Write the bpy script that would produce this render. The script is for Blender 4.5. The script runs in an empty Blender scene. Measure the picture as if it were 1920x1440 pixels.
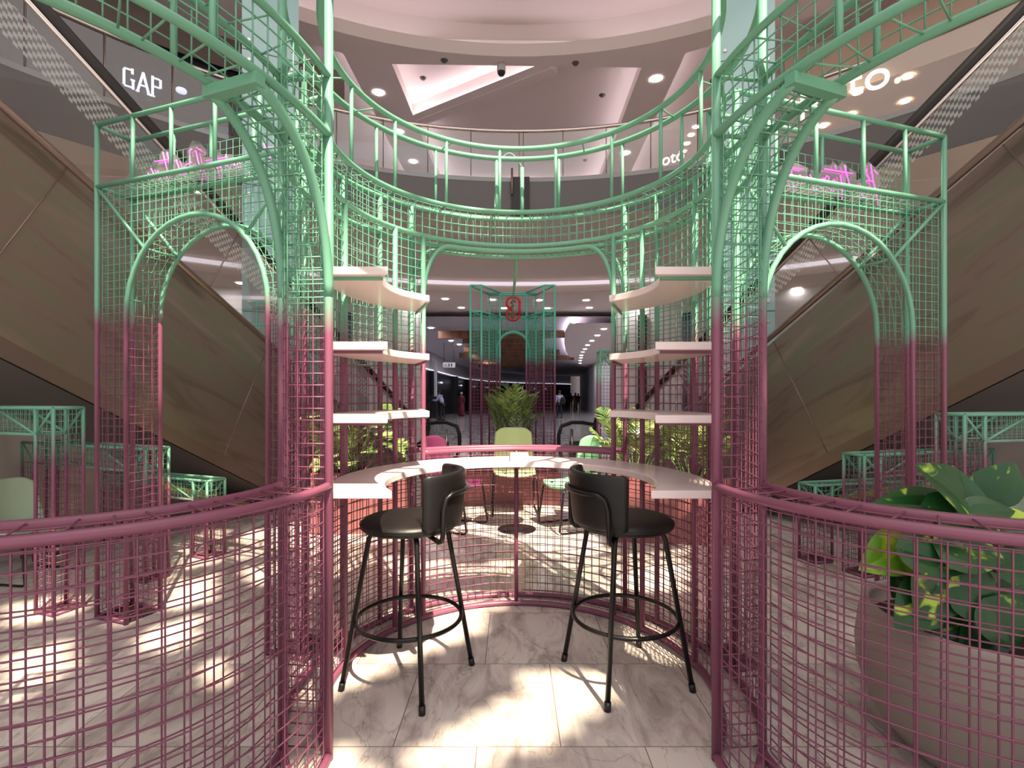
import bpy, math, random
from mathutils import Vector, Matrix
PI = math.pi
random.seed(7)
SC = bpy.context.scene
COL = SC.collection

# ------------------------------------------------------------------ camera, sky, sun, exposure
H = 1.4                                   # eye height
F = 959.0                                 # focal length in pixels of a 1920 wide frame
HY = 742.0                                # row of the horizon
cam_d = bpy.data.cameras.new('camera')
cam_d.sensor_width = 36.0
cam_d.lens = F / 1920 * 36.0
cam_d.shift_y = (HY - 720.0) / 1920
cam_d.clip_start = 0.05
cam_d.clip_end = 200
cam = bpy.data.objects.new('camera', cam_d)
cam.location = (0, 0, H)
cam.rotation_euler = (PI / 2, 0, 0)
COL.objects.link(cam)
SC.camera = cam

SC.view_settings.view_transform = 'Standard'
SC.view_settings.look = 'None'
SC.view_settings.gamma = 1.0
SC.view_settings.use_curve_mapping = False
SC.view_settings.exposure = 0.22
SC.cycles.use_denoising = True
SC.cycles.max_bounces = 8
SC.cycles.transparent_max_bounces = 16
SC.cycles.caustics_reflective = False
SC.cycles.caustics_refractive = False

wd = bpy.data.worlds.new('daylight')
SC.world = wd
wd.use_nodes = True
bg = wd.node_tree.nodes['Background']
bg.inputs['Color'].default_value = (0.93, 0.95, 1.0, 1)
bg.inputs['Strength'].default_value = 0.95

SUN_DIR = Vector((-0.29, 0.62, -1.03)).normalized()
sd = bpy.data.lights.new('sun', 'SUN')
sd.energy = 12.5
sd.angle = math.radians(0.6)
sd.color = (1.0, 0.84, 0.62)
so = bpy.data.objects.new('sun', sd)
so.rotation_euler = SUN_DIR.to_track_quat('-Z', 'Y').to_euler()
so.location = (4, -6, 14)
COL.objects.link(so)


def area(name, loc, size, power, color=(1, 1, 1), rot=(0, 0, 0), size_y=None):
    l = bpy.data.lights.new(name, 'AREA')
    l.energy = power
    l.color = color
    l.size = size
    if size_y:
        l.shape = 'RECTANGLE'
        l.size_y = size_y
    o = bpy.data.objects.new(name, l)
    o.location = loc
    o.rotation_euler = rot
    COL.objects.link(o)
    return o


AT = Vector((0.15, 1.9))                  # centre of the round atrium
area('atrium_fill', (0.5, -1.0, 9.8), 9.0, 330, (1.0, 0.95, 0.93))  # unseen fill lamp added under the roof to brighten the atrium

# ------------------------------------------------------------------ helpers
def fl(px, py):
    d = F * H / (py - HY)
    return Vector(((px - 960) * d / F, d, 0))


def dep(px, py, d):
    return Vector(((px - 960) * d / F, d, H + (HY - py) * d / F))


def atz(px, py, z):
    d = F * (z - H) / (HY - py)
    return Vector(((px - 960) * d / F, d, z))


def lin(r, g, b):
    def c(v):
        v /= 255.0
        return v / 12.92 if v <= 0.04045 else ((v + 0.055) / 1.055) ** 2.4
    return (c(r), c(g), c(b), 1)


class MB:
    def __init__(s):
        s.v, s.f, s.sm, s.uv = [], [], [], {}

    def quad(s, a, b, c, d, smooth=False):
        i = len(s.v)
        s.v += [tuple(a), tuple(b), tuple(c), tuple(d)]
        s.f.append((i, i + 1, i + 2, i + 3))
        s.sm.append(smooth)

    def poly(s, pts, smooth=False):
        i = len(s.v)
        s.v += [tuple(p) for p in pts]
        s.f.append(tuple(range(i, i + len(pts))))
        s.sm.append(smooth)

    def prism(s, pts, z0, z1):
        n = len(pts)
        i = len(s.v)
        s.v += [(p[0], p[1], z0) for p in pts] + [(p[0], p[1], z1) for p in pts]
        s.f.append(tuple(range(i + n - 1, i - 1, -1)))
        s.f.append(tuple(range(i + n, i + 2 * n)))
        for k in range(n):
            k2 = (k + 1) % n
            s.f.append((i + k, i + k2, i + n + k2, i + n + k))
        s.sm += [False] * (n + 2)

    def box(s, c, sz, rz=0.0, M=None):
        i = len(s.v)
        cs, sn = math.cos(rz), math.sin(rz)
        for dz in (-.5, .5):
            for dx, dy in ((-.5, -.5), (.5, -.5), (.5, .5), (-.5, .5)):
                x, y, z = dx * sz[0], dy * sz[1], dz * sz[2]
                p = Vector((x * cs - y * sn, x * sn + y * cs, z))
                if M is not None:
                    p = M @ Vector((x, y, z))
                s.v.append((c[0] + p[0], c[1] + p[1], c[2] + p[2]))
        for q in ((3, 2, 1, 0), (4, 5, 6, 7), (0, 1, 5, 4), (1, 2, 6, 5), (2, 3, 7, 6), (3, 0, 4, 7)):
            s.f.append(tuple(i + k for k in q))
            s.sm.append(False)

    def tube(s, pts, r, n=8, closed=False, caps=True, smooth=True):
        P = [Vector(p) for p in pts]
        m = len(P)
        if m < 2:
            return
        rr = r if isinstance(r, (list, tuple)) else [r] * m
        T = []
        for k in range(m):
            a = P[(k - 1) % m] if (closed or k > 0) else P[k]
            b = P[(k + 1) % m] if (closed or k < m - 1) else P[k]
            t = b - a
            T.append(t.normalized() if t.length > 1e-9 else Vector((0, 0, 1)))
        ref = Vector((0, 0, 1)) if abs(T[0].z) < 0.9 else Vector((1, 0, 0))
        N = (ref - T[0] * ref.dot(T[0])).normalized()
        i0 = len(s.v)
        off = PI / n
        for k in range(m):
            N = N - T[k] * N.dot(T[k])
            if N.length < 1e-6:
                N = T[k].orthogonal()
            N.normalize()
            B = T[k].cross(N)
            for j in range(n):
                a = 2 * PI * j / n + off
                p = P[k] + (N * math.cos(a) + B * math.sin(a)) * rr[k]
                s.v.append((p.x, p.y, p.z))
        for k in range(m if closed else m - 1):
            k2 = (k + 1) % m
            for j in range(n):
                j2 = (j + 1) % n
                s.f.append((i0 + k * n + j, i0 + k * n + j2, i0 + k2 * n + j2, i0 + k2 * n + j))
                s.sm.append(smooth)
        if caps and not closed:
            s.f.append(tuple(i0 + j for j in range(n - 1, -1, -1)))
            s.f.append(tuple(i0 + (m - 1) * n + j for j in range(n)))
            s.sm += [False, False]

    def lathe(s, prof, c=(0, 0, 0), n=32, smooth=True):
        i0 = len(s.v)
        m = len(prof)
        for r, z in prof:
            for j in range(n):
                a = 2 * PI * j / n
                s.v.append((c[0] + r * math.cos(a), c[1] + r * math.sin(a), c[2] + z))
        for k in range(m - 1):
            for j in range(n):
                j2 = (j + 1) % n
                s.f.append((i0 + k * n + j, i0 + k * n + j2, i0 + (k + 1) * n + j2, i0 + (k + 1) * n + j))
                s.sm.append(smooth)

    def grid(s, fn, nu, nv, smooth=True):
        i0 = len(s.v)
        for a in range(nu + 1):
            for b in range(nv + 1):
                s.v.append(tuple(fn(a / nu, b / nv)))
        w = nv + 1
        for a in range(nu):
            for b in range(nv):
                i = i0 + a * w + b
                s.f.append((i, i + w, i + w + 1, i + 1))
                s.sm.append(smooth)

    # welded wire mesh laid on the surface fn(u, v): lines of constant v and of constant u
    def wires(s, fn, us, vs, r=0.0026, fine=1, keep=None, n=4, rows=True, cols=True):
        def run(pts):
            cur = []
            for p, ok in pts:
                if ok:
                    cur.append(p)
                else:
                    if len(cur) > 1:
                        s.tube(cur, r, n, caps=False)
                    cur = []
            if len(cur) > 1:
                s.tube(cur, r, n, caps=False)
        ud = []
        for a, b in zip(us[:-1], us[1:]):
            ud += [a + (b - a) * k / fine for k in range(fine)]
        ud.append(us[-1])
        vd = []
        fv = fine if keep else 1
        for a, b in zip(vs[:-1], vs[1:]):
            vd += [a + (b - a) * k / fv for k in range(fv)]
        vd.append(vs[-1])
        for v in vs if rows else ():
            run([(fn(u, v), keep is None or keep(u, v)) for u in ud])
        for u in us if cols else ():
            if keep is None:
                run([(fn(u, vs[0]), True), (fn(u, vs[-1]), True)] if fn is None else [(fn(u, v), True) for v in vs])
            else:
                run([(fn(u, v), keep(u, v)) for v in vd])

    def make(s, name, mat, parent=None, loc=None, props=None, smooth=None):
        me = bpy.data.meshes.new(name)
        if parent is not None:
            o_ = Vector(parent.get('_o', (0, 0, 0)))
        elif loc is not None:
            o_ = Vector(loc)
        else:
            xs = [p[0] for p in s.v]; ys = [p[1] for p in s.v]; zs = [p[2] for p in s.v]
            o_ = Vector(((min(xs) + max(xs)) / 2, (min(ys) + max(ys)) / 2, min(zs)))
        ox, oy, oz = o_
        me.from_pydata([(p[0] - ox, p[1] - oy, p[2] - oz) for p in s.v], [], s.f)
        me.polygons.foreach_set('use_smooth', s.sm if smooth is None else [smooth] * len(s.f))
        me.update()
        ob = bpy.data.objects.new(name, me)
        COL.objects.link(ob)
        if mat is not None:
            me.materials.append(mat)
        if parent is not None:
            ob.parent = parent
            ob['_o'] = tuple(o_)
        else:
            ob.location = o_
            ob['_o'] = tuple(o_)
        if props:
            tag(ob, *props)
        return ob


def tag(o, label, cat, group=None):
    o['label'] = label
    o['category'] = cat
    if group:
        o['group'] = group
    return o


def struct(o, label=None, cat=None):
    o['kind'] = 'structure'
    if label:
        o['label'] = label
    if cat:
        o['category'] = cat
    return o


def thing(name, loc, label, cat, group=None):
    o = bpy.data.objects.new(name, None)
    o.empty_display_size = 0.1
    o.location = loc
    o['_o'] = tuple(loc)
    COL.objects.link(o)
    return tag(o, label, cat, group)


def dup(root, loc, rz=None, label=None, group=None):
    r = root.copy()
    COL.objects.link(r)
    r.location = loc
    if rz is not None:
        r.rotation_euler = (0, 0, rz)
    if label:
        r['label'] = label
    if group:
        r['group'] = group

    def kids(a, b):
        for ch in list(a.children):
            c = ch.copy()
            COL.objects.link(c)
            c.parent = b
            kids(ch, c)
    kids(root, r)
    return r


def frange(a, b, step):
    n = max(1, int(round(abs(b - a) / step)))
    return [a + (b - a) * k / n for k in range(n + 1)]


# ------------------------------------------------------------------ materials
def mat(name):
    m = bpy.data.materials.new(name)
    m.use_nodes = True
    nt = m.node_tree
    return m, nt, nt.nodes['Principled BSDF'], nt.nodes['Material Output']


def plain(name, col, rough=0.5, metal=0.0, noise=0.06, scale=6.0, bump=0.0, spec=None):
    m, nt, b, o = mat(name)
    b.inputs['Roughness'].default_value = rough
    b.inputs['Metallic'].default_value = metal
    if spec is not None:
        b.inputs['Specular IOR Level'].default_value = spec
    tc = nt.nodes.new('ShaderNodeTexCoord')
    n = nt.nodes.new('ShaderNodeTexNoise')
    n.inputs['Scale'].default_value = scale
    n.inputs['Detail'].default_value = 4
    nt.links.new(tc.outputs['Object'], n.inputs['Vector'])
    mx = nt.nodes.new('ShaderNodeMix')
    mx.data_type = 'RGBA'
    nt.links.new(n.outputs['Fac'], mx.inputs['Factor'])
    c = col[:3]
    mx.inputs['A'].default_value = (*[x * (1 - noise) for x in c], 1)
    mx.inputs['B'].default_value = (*[min(1, x * (1 + noise)) for x in c], 1)
    nt.links.new(mx.outputs['Result'], b.inputs['Base Color'])
    if bump:
        bp = nt.nodes.new('ShaderNodeBump')
        bp.inputs['Strength'].default_value = bump
        bp.inputs['Distance'].default_value = 0.01
        nt.links.new(n.outputs['Fac'], bp.inputs['Height'])
        nt.links.new(bp.outputs['Normal'], b.inputs['Normal'])
    return m


GREEN = lin(106, 164, 139)
PINK = lin(126, 71, 95)


def paint(name, z0, w=0.09, green=GREEN, pink=PINK):
    """powder coated steel sprayed pink below and mint above, blended around height z0"""
    m, nt, b, o = mat(name)
    g = nt.nodes.new('ShaderNodeNewGeometry')
    sp = nt.nodes.new('ShaderNodeSeparateXYZ')
    nt.links.new(g.outputs['Position'], sp.inputs[0])
    n = nt.nodes.new('ShaderNodeTexNoise')
    n.inputs['Scale'].default_value = 2.2
    n.inputs['Detail'].default_value = 3
    nt.links.new(g.outputs['Position'], n.inputs['Vector'])
    ma = nt.nodes.new('ShaderNodeMath'); ma.operation = 'MULTIPLY_ADD'
    nt.links.new(n.outputs['Fac'], ma.inputs[0]); ma.inputs[1].default_value = 0.24
    nt.links.new(sp.outputs['Z'], ma.inputs[2])
    mr = nt.nodes.new('ShaderNodeMapRange')
    mr.inputs['From Min'].default_value = z0 + 0.12 - w
    mr.inputs['From Max'].default_value = z0 + 0.12 + w
    nt.links.new(ma.outputs[0], mr.inputs['Value'])
    mx = nt.nodes.new('ShaderNodeMix'); mx.data_type = 'RGBA'
    mx.inputs['A'].default_value = pink
    mx.inputs['B'].default_value = green
    nt.links.new(mr.outputs['Result'], mx.inputs['Factor'])
    nt.links.new(mx.outputs['Result'], b.inputs['Base Color'])
    b.inputs['Roughness'].default_value = 0.38
    return m


def emit(name, col, s):
    m, nt, b, o = mat(name)
    b.inputs['Base Color'].default_value = (*col[:3], 1)
    b.inputs['Emission Color'].default_value = (*col[:3], 1)
    b.inputs['Emission Strength'].default_value = s
    return m


def glass(name, tint=(0.92, 0.97, 0.96), refl=0.09, haze=0.0, hazecol=(1, 1, 1), checker=None):
    """thin architectural glass: mostly clear, some mirror"""
    m, nt, b, o = mat(name)
    nt.nodes.remove(b)
    tr = nt.nodes.new('ShaderNodeBsdfTransparent')
    tr.inputs['Color'].default_value = (*tint, 1)
    gl = nt.nodes.new('ShaderNodeBsdfGlossy')
    gl.inputs['Roughness'].default_value = 0.02
    lw = nt.nodes.new('ShaderNodeLayerWeight')
    lw.inputs['Blend'].default_value = 0.25
    mr = nt.nodes.new('ShaderNodeMapRange')
    mr.inputs['To Min'].default_value = refl
    mr.inputs['To Max'].default_value = 0.7
    nt.links.new(lw.outputs['Fresnel'], mr.inputs['Value'])
    mx = nt.nodes.new('ShaderNodeMixShader')
    nt.links.new(mr.outputs['Result'], mx.inputs[0])
    nt.links.new(tr.outputs[0], mx.inputs[1])
    nt.links.new(gl.outputs[0], mx.inputs[2])
    last = mx
    if haze or checker:
        df = nt.nodes.new('ShaderNodeBsdfDiffuse')
        df.inputs['Color'].default_value = (*hazecol, 1)
        m2 = nt.nodes.new('ShaderNodeMixShader')
        m2.inputs[0].default_value = haze
        nt.links.new(last.outputs[0], m2.inputs[1])
        nt.links.new(df.outputs[0], m2.inputs[2])
        if checker:
            v0, v1, size = checker
            uv = nt.nodes.new('ShaderNodeUVMap')
            ck = nt.nodes.new('ShaderNodeTexChecker')
            ck.inputs['Scale'].default_value = 1.0 / size
            ck.inputs['Color1'].default_value = (1, 1, 1, 1)
            ck.inputs['Color2'].default_value = (0, 0, 0, 1)
            nt.links.new(uv.outputs[0], ck.inputs['Vector'])
            sp = nt.nodes.new('ShaderNodeSeparateXYZ')
            nt.links.new(uv.outputs[0], sp.inputs[0])
            a = nt.nodes.new('ShaderNodeMath'); a.operation = 'GREATER_THAN'; a.inputs[1].default_value = v0
            c = nt.nodes.new('ShaderNodeMath'); c.operation = 'LESS_THAN'; c.inputs[1].default_value = v1
            nt.links.new(sp.outputs['Y'], a.inputs[0]); nt.links.new(sp.outputs['Y'], c.inputs[0])
            p = nt.nodes.new('ShaderNodeMath'); p.operation = 'MULTIPLY'
            nt.links.new(a.outputs[0], p.inputs[0]); nt.links.new(c.outputs[0], p.inputs[1])
            q = nt.nodes.new('ShaderNodeMath'); q.operation = 'MULTIPLY'
            nt.links.new(p.outputs[0], q.inputs[0]); nt.links.new(ck.outputs['Fac'], q.inputs[1])
            q2 = nt.nodes.new('ShaderNodeMath'); q2.operation = 'MULTIPLY_ADD'
            q2.inputs[1].default_value = 0.36; q2.inputs[2].default_value = haze
            nt.links.new(q.outputs[0], q2.inputs[0])
            nt.links.new(q2.outputs[0], m2.inputs[0])
        last = m2
    nt.links.new(last.outputs[0], o.inputs['Surface'])
    return m


def marble(name, base, dark, sx, sy, rough, off=(0, 0)):
    m, nt, b, o = mat(name)
    g = nt.nodes.new('ShaderNodeNewGeometry')
    mp = nt.nodes.new('ShaderNodeMapping')
    mp.inputs['Location'].default_value = (off[0], off[1], 0)
    nt.links.new(g.outputs['Position'], mp.inputs['Vector'])
    br = nt.nodes.new('ShaderNodeTexBrick')
    br.offset = 0.5
    br.inputs['Scale'].default_value = 1.0
    br.inputs['Brick Width'].default_value = sx
    br.inputs['Row Height'].default_value = sy
    br.inputs['Mortar Size'].default_value = 0.0022
    br.inputs['Mortar Smooth'].default_value = 0.2
    br.inputs['Bias'].default_value = 0.0
    br.inputs['Color1'].default_value = (0, 0, 0, 1)
    br.inputs['Color2'].default_value = (1, 1, 1, 1)
    br.inputs['Mortar'].default_value = (0.5, 0.5, 0.5, 1)
    nt.links.new(mp.outputs[0], br.inputs['Vector'])
    # every slab has its own grain: shift the noise by the slab's random grey
    sc = nt.nodes.new('ShaderNodeVectorMath'); sc.operation = 'SCALE'; sc.inputs['Scale'].default_value = 37.0
    nt.links.new(br.outputs['Color'], sc.inputs[0])
    ad = nt.nodes.new('ShaderNodeVectorMath'); ad.operation = 'ADD'
    nt.links.new(g.outputs['Position'], ad.inputs[0]); nt.links.new(sc.outputs[0], ad.inputs[1])
    st = nt.nodes.new('ShaderNodeMapping')
    st.inputs['Rotation'].default_value = (0, 0, 0.6)
    st.inputs['Scale'].default_value = (1.9, 0.75, 1)
    nt.links.new(ad.outputs[0], st.inputs['Vector'])
    n1 = nt.nodes.new('ShaderNodeTexNoise')
    n1.inputs['Scale'].default_value = 2.3; n1.inputs['Detail'].default_value = 8
    n1.inputs['Roughness'].default_value = 0.62; n1.inputs['Distortion'].default_value = 1.6
    nt.links.new(st.outputs[0], n1.inputs['Vector'])
    n2 = nt.nodes.new('ShaderNodeTexNoise')
    n2.inputs['Scale'].default_value = 1.5; n2.inputs['Detail'].default_value = 6
    n2.inputs['Distortion'].default_value = 2.8
    nt.links.new(st.outputs[0], n2.inputs['Vector'])
    r1 = nt.nodes.new('ShaderNodeValToRGB')
    r1.color_ramp.elements[0].position = 0.36; r1.color_ramp.elements[0].color = dark
    r1.color_ramp.elements[1].position = 0.56; r1.color_ramp.elements[1].color = base
    nt.links.new(n1.outputs['Fac'], r1.inputs[0])
    # thin veins where the second noise crosses its middle value
    v = nt.nodes.new('ShaderNodeMath'); v.operation = 'SUBTRACT'; v.inputs[1].default_value = 0.5
    nt.links.new(n2.outputs['Fac'], v.inputs[0])
    v2 = nt.nodes.new('ShaderNodeMath'); v2.operation = 'ABSOLUTE'
    nt.links.new(v.outputs[0], v2.inputs[0])
    vr = nt.nodes.new('ShaderNodeMapRange')
    vr.inputs['From Max'].default_value = 0.014
    vr.inputs['To Min'].default_value = 0.45; vr.inputs['To Max'].default_value = 0.0
    nt.links.new(v2.outputs[0], vr.inputs['Value'])
    mx = nt.nodes.new('ShaderNodeMix'); mx.data_type = 'RGBA'
    nt.links.new(vr.outputs['Result'], mx.inputs['Factor'])
    nt.links.new(r1.outputs[0], mx.inputs['A'])
    mx.inputs['B'].default_value = (dark[0] * .5, dark[1] * .46, dark[2] * .42, 1)
    tn = nt.nodes.new('ShaderNodeMapRange')
    tn.inputs['To Min'].default_value = 0.80; tn.inputs['To Max'].default_value = 1.0
    nt.links.new(br.outputs['Color'], tn.inputs['Value'])
    mt = nt.nodes.new('ShaderNodeMix'); mt.data_type = 'RGBA'; mt.blend_type = 'MULTIPLY'
    mt.inputs['Factor'].default_value = 1.0
    nt.links.new(mx.outputs['Result'], mt.inputs['A']); nt.links.new(tn.outputs['Result'], mt.inputs['B'])
    mx = mt
    # joint lines
    m3 = nt.nodes.new('ShaderNodeMix'); m3.data_type = 'RGBA'
    nt.links.new(br.outputs['Fac'], m3.inputs['Factor'])
    nt.links.new(mx.outputs['Result'], m3.inputs['A'])
    m3.inputs['B'].default_value = lin(120, 105, 98)
    nt.links.new(m3.outputs['Result'], b.inputs['Base Color'])
    b.inputs['Roughness'].default_value = rough
    return m


def steel_panel(name):
    """brushed stainless cladding with reflections of the coloured frames painted in as tinted streaks"""
    m, nt, b, o = mat(name)
    uv = nt.nodes.new('ShaderNodeUVMap')
    mp = nt.nodes.new('ShaderNodeMapping')
    mp.inputs['Scale'].default_value = (0.34, 1.9, 1)
    mp.inputs['Rotation'].default_value = (0, 0, -0.22)
    nt.links.new(uv.outputs[0], mp.inputs['Vector'])
    n = nt.nodes.new('ShaderNodeTexNoise')
    n.inputs['Scale'].default_value = 1.3; n.inputs['Detail'].default_value = 6; n.inputs['Distortion'].default_value = 1.5
    nt.links.new(mp.outputs[0], n.inputs['Vector'])
    r = nt.nodes.new('ShaderNodeValToRGB')  # ramp tints imitate the mint and pink frames mirrored in the steel
    e = r.color_ramp.elements
    e[0].position = 0.3; e[0].color = lin(128, 120, 106)
    e[1].position = 0.72; e[1].color = lin(190, 164, 158)
    x = e.new(0.45); x.color = lin(168, 150, 142)
    x = e.new(0.58); x.color = lin(158, 156, 138)
    nt.links.new(n.outputs['Fac'], r.inputs[0])
    nt.links.new(r.outputs[0], b.inputs['Base Color'])
    b.inputs['Metallic'].default_value = 0.8
    b.inputs['Roughness'].default_value = 0.30
    n2 = nt.nodes.new('ShaderNodeTexNoise')
    n2.inputs['Scale'].default_value = 0.9; n2.inputs['Detail'].default_value = 2
    nt.links.new(mp.outputs[0], n2.inputs['Vector'])
    bp = nt.nodes.new('ShaderNodeBump'); bp.inputs['Strength'].default_value = 0.25; bp.inputs['Distance'].default_value = 0.05
    nt.links.new(n2.outputs['Fac'], bp.inputs['Height'])
    nt.links.new(bp.outputs['Normal'], b.inputs['Normal'])
    return m


def wood(name, c1, c2, sc=14.0):
    m, nt, b, o = mat(name)
    tc = nt.nodes.new('ShaderNodeTexCoord')
    mp = nt.nodes.new('ShaderNodeMapping'); mp.inputs['Scale'].default_value = (sc, sc, 0.6)
    nt.links.new(tc.outputs['Object'], mp.inputs['Vector'])
    n = nt.nodes.new('ShaderNodeTexNoise'); n.inputs['Scale'].default_value = 1.0; n.inputs['Detail'].default_value = 6
    nt.links.new(mp.outputs[0], n.inputs['Vector'])
    r = nt.nodes.new('ShaderNodeValToRGB')
    r.color_ramp.elements[0].position = 0.35; r.color_ramp.elements[0].color = c1
    r.color_ramp.elements[1].position = 0.68; r.color_ramp.elements[1].color = c2
    nt.links.new(n.outputs['Fac'], r.inputs[0])
    nt.links.new(r.outputs[0], b.inputs['Base Color'])
    b.inputs['Roughness'].default_value = 0.45
    return m


def leafmat(name, c1, c2, scale=9.0, lo=0.52, hi=0.62, rough=0.35):
    m, nt, b, o = mat(name)
    uv = nt.nodes.new('ShaderNodeTexCoord')
    mp = nt.nodes.new('ShaderNodeMapping'); mp.inputs['Scale'].default_value = (1.0, 2.6, 1.0)
    nt.links.new(uv.outputs['Object'], mp.inputs['Vector'])
    n = nt.nodes.new('ShaderNodeTexNoise'); n.inputs['Scale'].default_value = scale; n.inputs['Detail'].default_value = 3
    n.inputs['Distortion'].default_value = 0.6
    nt.links.new(mp.outputs[0], n.inputs['Vector'])
    r = nt.nodes.new('ShaderNodeValToRGB')
    r.color_ramp.elements[0].position = lo; r.color_ramp.elements[0].color = c1
    r.color_ramp.elements[1].position = hi; r.color_ramp.elements[1].color = c2
    nt.links.new(n.outputs['Fac'], r.inputs[0])
    nt.links.new(r.outputs[0], b.inputs['Base Color'])
    b.inputs['Roughness'].default_value = rough
    return m


M = {}
M['ring'] = paint('ring paint', 1.72)
M['gate'] = paint('gate paint', 1.93, 0.08)
M['gate_low'] = paint('right gate paint', 1.74, 0.06)
M['bench_high'] = paint('high bench paint', 1.10, 0.09)
M['bench_mid'] = paint('middle bench paint', 0.80, 0.08)
M['bench_low'] = paint('low bench paint', 0.52, 0.05)
M['tower'] = paint('far gate paint', 1.98, 0.08, green=lin(96, 190, 170))  # brighter mint: the light on the far gate put into its paint
M['plate'] = plain('shaded base plate', lin(84, 58, 60), 0.6)  # pink darkened to hold the shade at the column feet
M['mint'] = plain('mint painted steel', GREEN, 0.38, noise=0.03)
M['pinkm'] = plain('pink painted steel', PINK, 0.38, noise=0.03)
M['shelf'] = plain('pinkish white solid surface', lin(232, 214, 214), 0.22, noise=0.02)
M['floor'] = marble('marble slabs', lin(232, 222, 214), lin(184, 171, 166), 0.67, 0.63, 0.2, (0.14, -2.04))
M['floor_far'] = marble('corridor marble', lin(214, 208, 212), lin(150, 144, 150), 0.9, 0.45, 0.10)
M['steel'] = steel_panel('brushed stainless panels')
M['edge'] = plain('satin steel trim', lin(150, 132, 124), 0.35, 0.8)
M['rail_steel'] = plain('polished steel', lin(200, 190, 188), 0.18, 1.0)
M['rubber'] = plain('black rubber', lin(26, 22, 22), 0.5)
M['black_metal'] = plain('black lacquered steel', lin(28, 26, 26), 0.3, 0.4)
M['leather'] = plain('black leather', lin(15, 13, 13), 0.45, noise=0.12, scale=60, bump=0.06)
M['dark'] = plain('dark grey fascia', lin(86, 80, 80), 0.35, noise=0.04)
M['dark2'] = plain('dark void', lin(34, 30, 30), 0.5)
M['ceil'] = plain('warm white ceiling', lin(228, 214, 209), 0.8, noise=0.015, scale=1)
M['wall'] = plain('white wall', lin(204, 199, 200), 0.7, noise=0.015, scale=1)
M['wallg'] = plain('grey wall', lin(190, 184, 190), 0.6, noise=0.03, scale=1)
M['peach'] = plain('warm lit plaster', lin(214, 186, 162), 0.7, noise=0.03, scale=1)  # peach tint of the warm shop light put into the base colour
M['shop'] = plain('dark shopfront', lin(44, 42, 50), 0.18, noise=0.1)
M['timber'] = wood('oak slats', lin(120, 84, 58), lin(176, 132, 96))
M['timber_dark'] = wood('brown timber', lin(92, 58, 36), lin(128, 84, 56), 5)
M['pillar'] = plain('sea green back painted glass', lin(166, 204, 206), 0.12, noise=0.03, scale=1)
M['glass'] = glass('clear glass')
M['rail_glass'] = glass('mezzanine glass', (0.90, 0.92, 0.92), 0.08)
M['esc_glass'] = glass('escalator glass', (0.93, 0.96, 0.95), 0.07, 0.02, (0.8, 0.85, 0.82), (0.50, 0.77, 0.033))
M['acrylic'] = glass('clear acrylic', (0.93, 0.93, 0.95), 0.10, 0.06, (0.9, 0.85, 0.95))
M['neon'] = emit('pink neon', (1.0, 0.16, 0.75), 0.85)
M['lamp'] = emit('lit downlight', (1.0, 0.94, 0.90), 150)
M['lampw'] = emit('warm downlight', (1.0, 0.80, 0.58), 70)
M['cove'] = emit('cool cove light', (0.96, 0.90, 1.0), 9)
M['strip2'] = emit('cool light line', (0.85, 0.85, 1.0), 0.9)
M['cove3'] = emit('lavender cove light', (0.86, 0.82, 1.0), 14)
M['cove2'] = emit('violet white cove light', (0.96, 0.88, 1.0), 3.2)
M['lamp2'] = emit('lit corridor downlight', (0.96, 0.95, 1.0), 330)
M['strip'] = emit('soft strip light', (0.92, 0.84, 0.95), 0.55)
M['signw'] = emit('lit sign letters', (0.80, 0.84, 1.0), 0.75)
M['signwarm'] = emit('warm lit sign letters', (1.0, 0.92, 0.80), 0.9)
M['red'] = plain('red enamel', lin(190, 22, 40), 0.35)
M['planter'] = plain('salmon planter', lin(140, 86, 86), 0.5)
M['pot'] = plain('taupe ceramic', lin(150, 138, 130), 0.45, noise=0.04)
M['soil'] = plain('potting soil', lin(40, 28, 22), 0.95, noise=0.5, scale=40, bump=0.8)
M['lime'] = plain('lime shell', lin(192, 206, 150), 0.4, noise=0.03)
M['mintshell'] = plain('mint upholstery', lin(150, 222, 170), 0.55, noise=0.04)
M['paleshell'] = plain('pale mint shell', lin(186, 206, 180), 0.5, noise=0.03)
M['purple'] = plain('purple upholstery', lin(92, 26, 66), 0.6, noise=0.06)
M['palm'] = leafmat('palm frond', lin(58, 84, 40), lin(150, 170, 92), 7, 0.4, 0.62)
M['monstera'] = leafmat('light monstera leaf', lin(66, 98, 44), lin(158, 172, 108), 5, 0.42, 0.62)
M['pothos'] = leafmat('variegated leaf', lin(30, 76, 34), lin(176, 206, 70), 8, 0.60, 0.68)
M['pothos_y'] = leafmat('yellow green leaf', lin(92, 138, 28), lin(176, 200, 50), 6, 0.45, 0.6)
M['stem'] = plain('green stem', lin(70, 100, 46), 0.5)
M['skin'] = plain('skin', lin(120, 82, 62), 0.5)
M['hair'] = plain('dark hair', lin(22, 18, 18), 0.6)
M['shirt'] = plain('pale blue shirt', lin(168, 170, 200), 0.8)
M['navy'] = plain('navy cloth', lin(30, 32, 48), 0.8)
M['blackcloth'] = plain('black cloth', lin(22, 22, 24), 0.8)
M['sand'] = plain('sand cloth', lin(160, 116, 84), 0.8)
M['crimson'] = plain('crimson cloth', lin(120, 40, 56), 0.8)
M['whitecloth'] = plain('pale cloth', lin(190, 186, 180), 0.8)
M['bluepanel'] = plain('blue poster', lin(40, 60, 120), 0.4, noise=0.25, scale=5)
M['brown'] = plain('brown bulkhead', lin(120, 104, 96), 0.6)
M['navyglass'] = plain('dark navy glass', lin(34, 34, 66), 0.1)
M['picto'] = plain('sign white', lin(200, 198, 205), 0.5)
M['yellow'] = plain('yellow marking', lin(190, 170, 50), 0.5)
M['brass'] = plain('satin brass screw', lin(222, 208, 198), 0.3, 0.7)

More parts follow.
